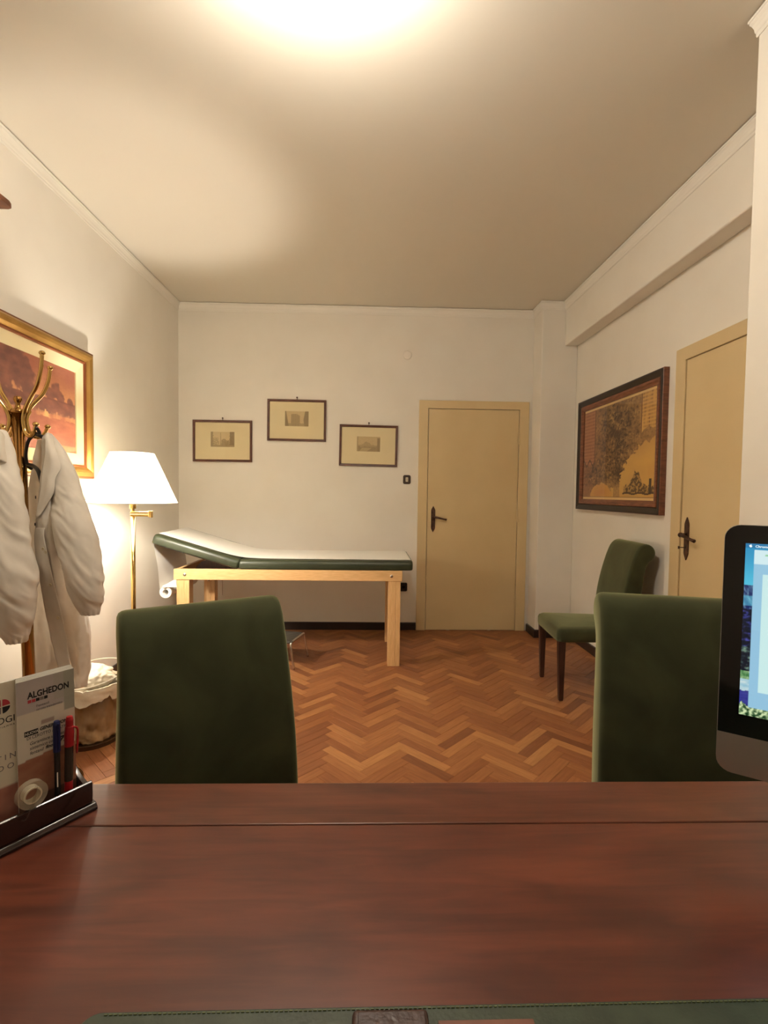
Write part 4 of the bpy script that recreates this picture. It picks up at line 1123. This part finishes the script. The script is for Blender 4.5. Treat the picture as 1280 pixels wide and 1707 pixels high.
text_obj('lettering', 'NUOVA', 0.0066, 'inkpaper', lf, TM(0.0108, -0.0002, 0.1415), 0, 0.0001, 'LEFT', 0.82)
lt('GENERAZIONE', 0.032, 0.1425, 0.0078, shear=0.2, bold=0.00022, xs=0.86)
lt('DI CEROTTO A MATRICE', 0.013, 0.1335, 0.0072, xs=0.84)
lt('Garantisce un rilascio', 0.017, 0.1235, 0.0078, shear=0.2, xs=0.88)
lt('sistemico costante di', 0.017, 0.1155, 0.0078, shear=0.2, xs=0.88)
lt('fentanil', 0.017, 0.1075, 0.0078, shear=0.2, xs=0.88); lt('fino a', 0.040, 0.1085, 0.0078, shear=0.3, bold=0.0002, xs=0.95); lt('72', 0.060, 0.1105, 0.0145, shear=0.3, bold=0.0003)
# leaflet B, cut by the picture edge
lb = empty('leaflet', tuple(Vector((-0.478, 0.856, ZD))+Matrix.Rotation(RZ55, 3, 'Z') @ Vector((-0.204, 0.0400, 0.0127))), RZ55)
tag(lb, 'cream leaflet with a red and black round logo at the left picture edge', 'leaflet', 'leaflets in the letter rack')
lb.rotation_euler = (math.radians(-1.5), 0, RZ55)
bb = newbm(); box(bb, 0, 0.114, 0.0004, 0.0036, 0, 0.237); obj('sheets', bb, 'paper', lb)
def leaf_b(u, v):
    c = (224, 214, 194)
    if v < 0.30: c = mixc((176, 120, 104), (150, 96, 84), 0.5+fbm(u*4, v*8, 85))
    return c
painted('cover_print', 0.114, 0.237, 20, 60, leaf_b, 'print', lb, (0, 0.0002, 0), (1, 0, 0), (0, 0, 1))
bb = newbm()
for k, (a0, m_) in enumerate(((2, 'inkred'), (92, 'inkred'), (182, 'inkgrey'), (272, 'ink'))):
    b2 = newbm(); ctr = (0.0885, 0.199); o2 = (0.0008*(1 if k in (0, 3) else -1), 0.0008*(1 if k < 2 else -1))
    prism(b2, [(ctr[0]+o2[0], ctr[1]+o2[1])]+[(ctr[0]+o2[0]+0.0105*math.cos(math.radians(a0+j*86/8)), ctr[1]+o2[1]+0.0105*math.sin(math.radians(a0+j*86/8))) for j in range(9)], 'y', -0.0001, 0.0001)
    obj('logo_quarter', b2, m_, lb)
text_obj('lettering', 'UROLOGI', 0.0150, 'ink', lb, TM(0.1065, 0.0, 0.171), 0, 0.0, 'RIGHT', 0.95)
text_obj('lettering', 'I N F I A M M A', 0.0042, 'ink', lb, TM(0.1055, 0.0, 0.1645), 0, 0.0, 'RIGHT')
text_obj('lettering', 'T I N', 0.0125, 'inkgrey', lb, TM(0.1065, 0.0, 0.112), 0, 0.0, 'RIGHT', 1.0)
text_obj('lettering', 'D O O', 0.0125, 'inkgrey', lb, TM(0.1035, 0.0, 0.096), 0, 0.0, 'RIGHT', 1.0)
# dark cards standing behind
fd = empty('card_folder', tuple(Vector((-0.478, 0.856, ZD))+Matrix.Rotation(RZ55, 3, 'Z') @ Vector((-0.170, 0.050, 0.0127))), RZ55)
tag(fd, 'thin dark folder standing behind the leaflets', 'folder')
bb = newbm(); box(bb, 0, 0.128, 0, 0.0035, 0, 0.236); obj('cover', bb, 'black', fd, bevel=0.001)
bb = newbm(); box(bb, 0.004, 0.130, 0.0040, 0.0062, 0, 0.233); obj('inner_sheet', bb, 'inkgrey', fd)

# pens
def pen(name, label, x, y, top, parts, tilt):
    root = empty(name, tuple(Vector((-0.478, 0.856, ZD))+Matrix.Rotation(RZ55, 3, 'Z') @ Vector((x, y, 0.0127))), RZ55)
    root.rotation_euler = (math.radians(tilt[0]), math.radians(tilt[1]), RZ55)
    tag(root, label, 'pen')
    for nm, m_, prof in parts:
        bb = newbm(); lathe(bb, prof, 16); obj(nm, bb, m_, root, smooth=False)
    return root
blue = pen('pen', 'slim ballpoint pen with blue cap, standing beside the red pen', -0.047, 0.0205, 0.15, [
    ('barrel', 'black', [(0, 0), (0.002, 0.0), (0.0045, 0.012), (0.0045, 0.105), (0, 0.105)]),
    ('cap', 'blue', [(0.0046, 0.104), (0.0056, 0.104), (0.0056, 0.150), (0.004, 0.156), (0, 0.156)])], (-0.5, 0))
bb = newbm(); box(bb, -0.0012, 0.0012, -0.0085, -0.0068, 0.108, 0.15); box(bb, -0.0012, 0.0012, -0.0085, -0.003, 0.15, 0.153); obj('clip', bb, 'blue', blue)
bb = newbm(); box(bb, -0.0028, -0.0012, -0.0052, -0.0044, 0.045, 0.07); obj('white_stripe', bb, 'white', blue)
red = pen('pen', 'red capped marker pen with smoky barrel at the end of the letter rack', -0.0305, 0.0215, 0.15, [
    ('tip_end', 'red', [(0, 0), (0.006, 0.0), (0.0064, 0.045), (0, 0.045)]),
    ('barrel', 'pensmoke', [(0, 0.0452), (0.0062, 0.0452), (0.0066, 0.055), (0.0066, 0.105), (0, 0.105)]),
    ('cap', 'red', [(0.0, 0.1052), (0.0072, 0.1052), (0.0076, 0.128), (0.0066, 0.138), (0.0058, 0.140), (0.0060, 0.150), (0.0045, 0.156), (0, 0.157)])], (-0.5, 1.5))
bb = newbm(); tube(bb, spline([(0.004, -0.004, 0.137), (0.009, -0.005, 0.135), (0.0115, -0.005, 0.125), (0.0105, -0.005, 0.09)], 12), 0.0017, 8); obj('clip', bb, 'red', red, smooth=True)
# clear tape roll resting on the rack's front rail
tp = empty('tape_roll', tuple(Vector((-0.478, 0.856, ZD))+Matrix.Rotation(RZ55, 3, 'Z') @ Vector((-0.092, 0.004, 0.0505))), RZ55)
tag(tp, 'small clear adhesive tape roll hooked on the front of the letter rack', 'tape')
bb = newbm(); rr = 0.0215
lathe(bb, [(0.013, -0.006), (rr, -0.006), (rr, 0.006), (0.013, 0.006), (0.013, -0.006)], 32)
for v in bb.verts: v.co = Vector((v.co.x, v.co.z, v.co.y+rr))
obj('tape', bb, 'tape', tp)
bb = newbm(); lathe(bb, [(0.0105, -0.007), (0.0128, -0.007), (0.0128, 0.007), (0.0105, 0.007), (0.0105, -0.007)], 28)
for v in bb.verts: v.co = Vector((v.co.x, v.co.z, v.co.y+rr))
obj('core', bb, 'ivory', tp)
bb = newbm(); tube(bb, spline([(0.004, -0.0085, rr+0.014), (0.001, -0.0095, rr), (-0.004, -0.0105, 0.004), (-0.012, -0.0105, -0.010), (-0.018, -0.010, -0.008)], 20), 0.0022, 8)
obj('cutter_arm', bb, 'clear', tp, smooth=True)
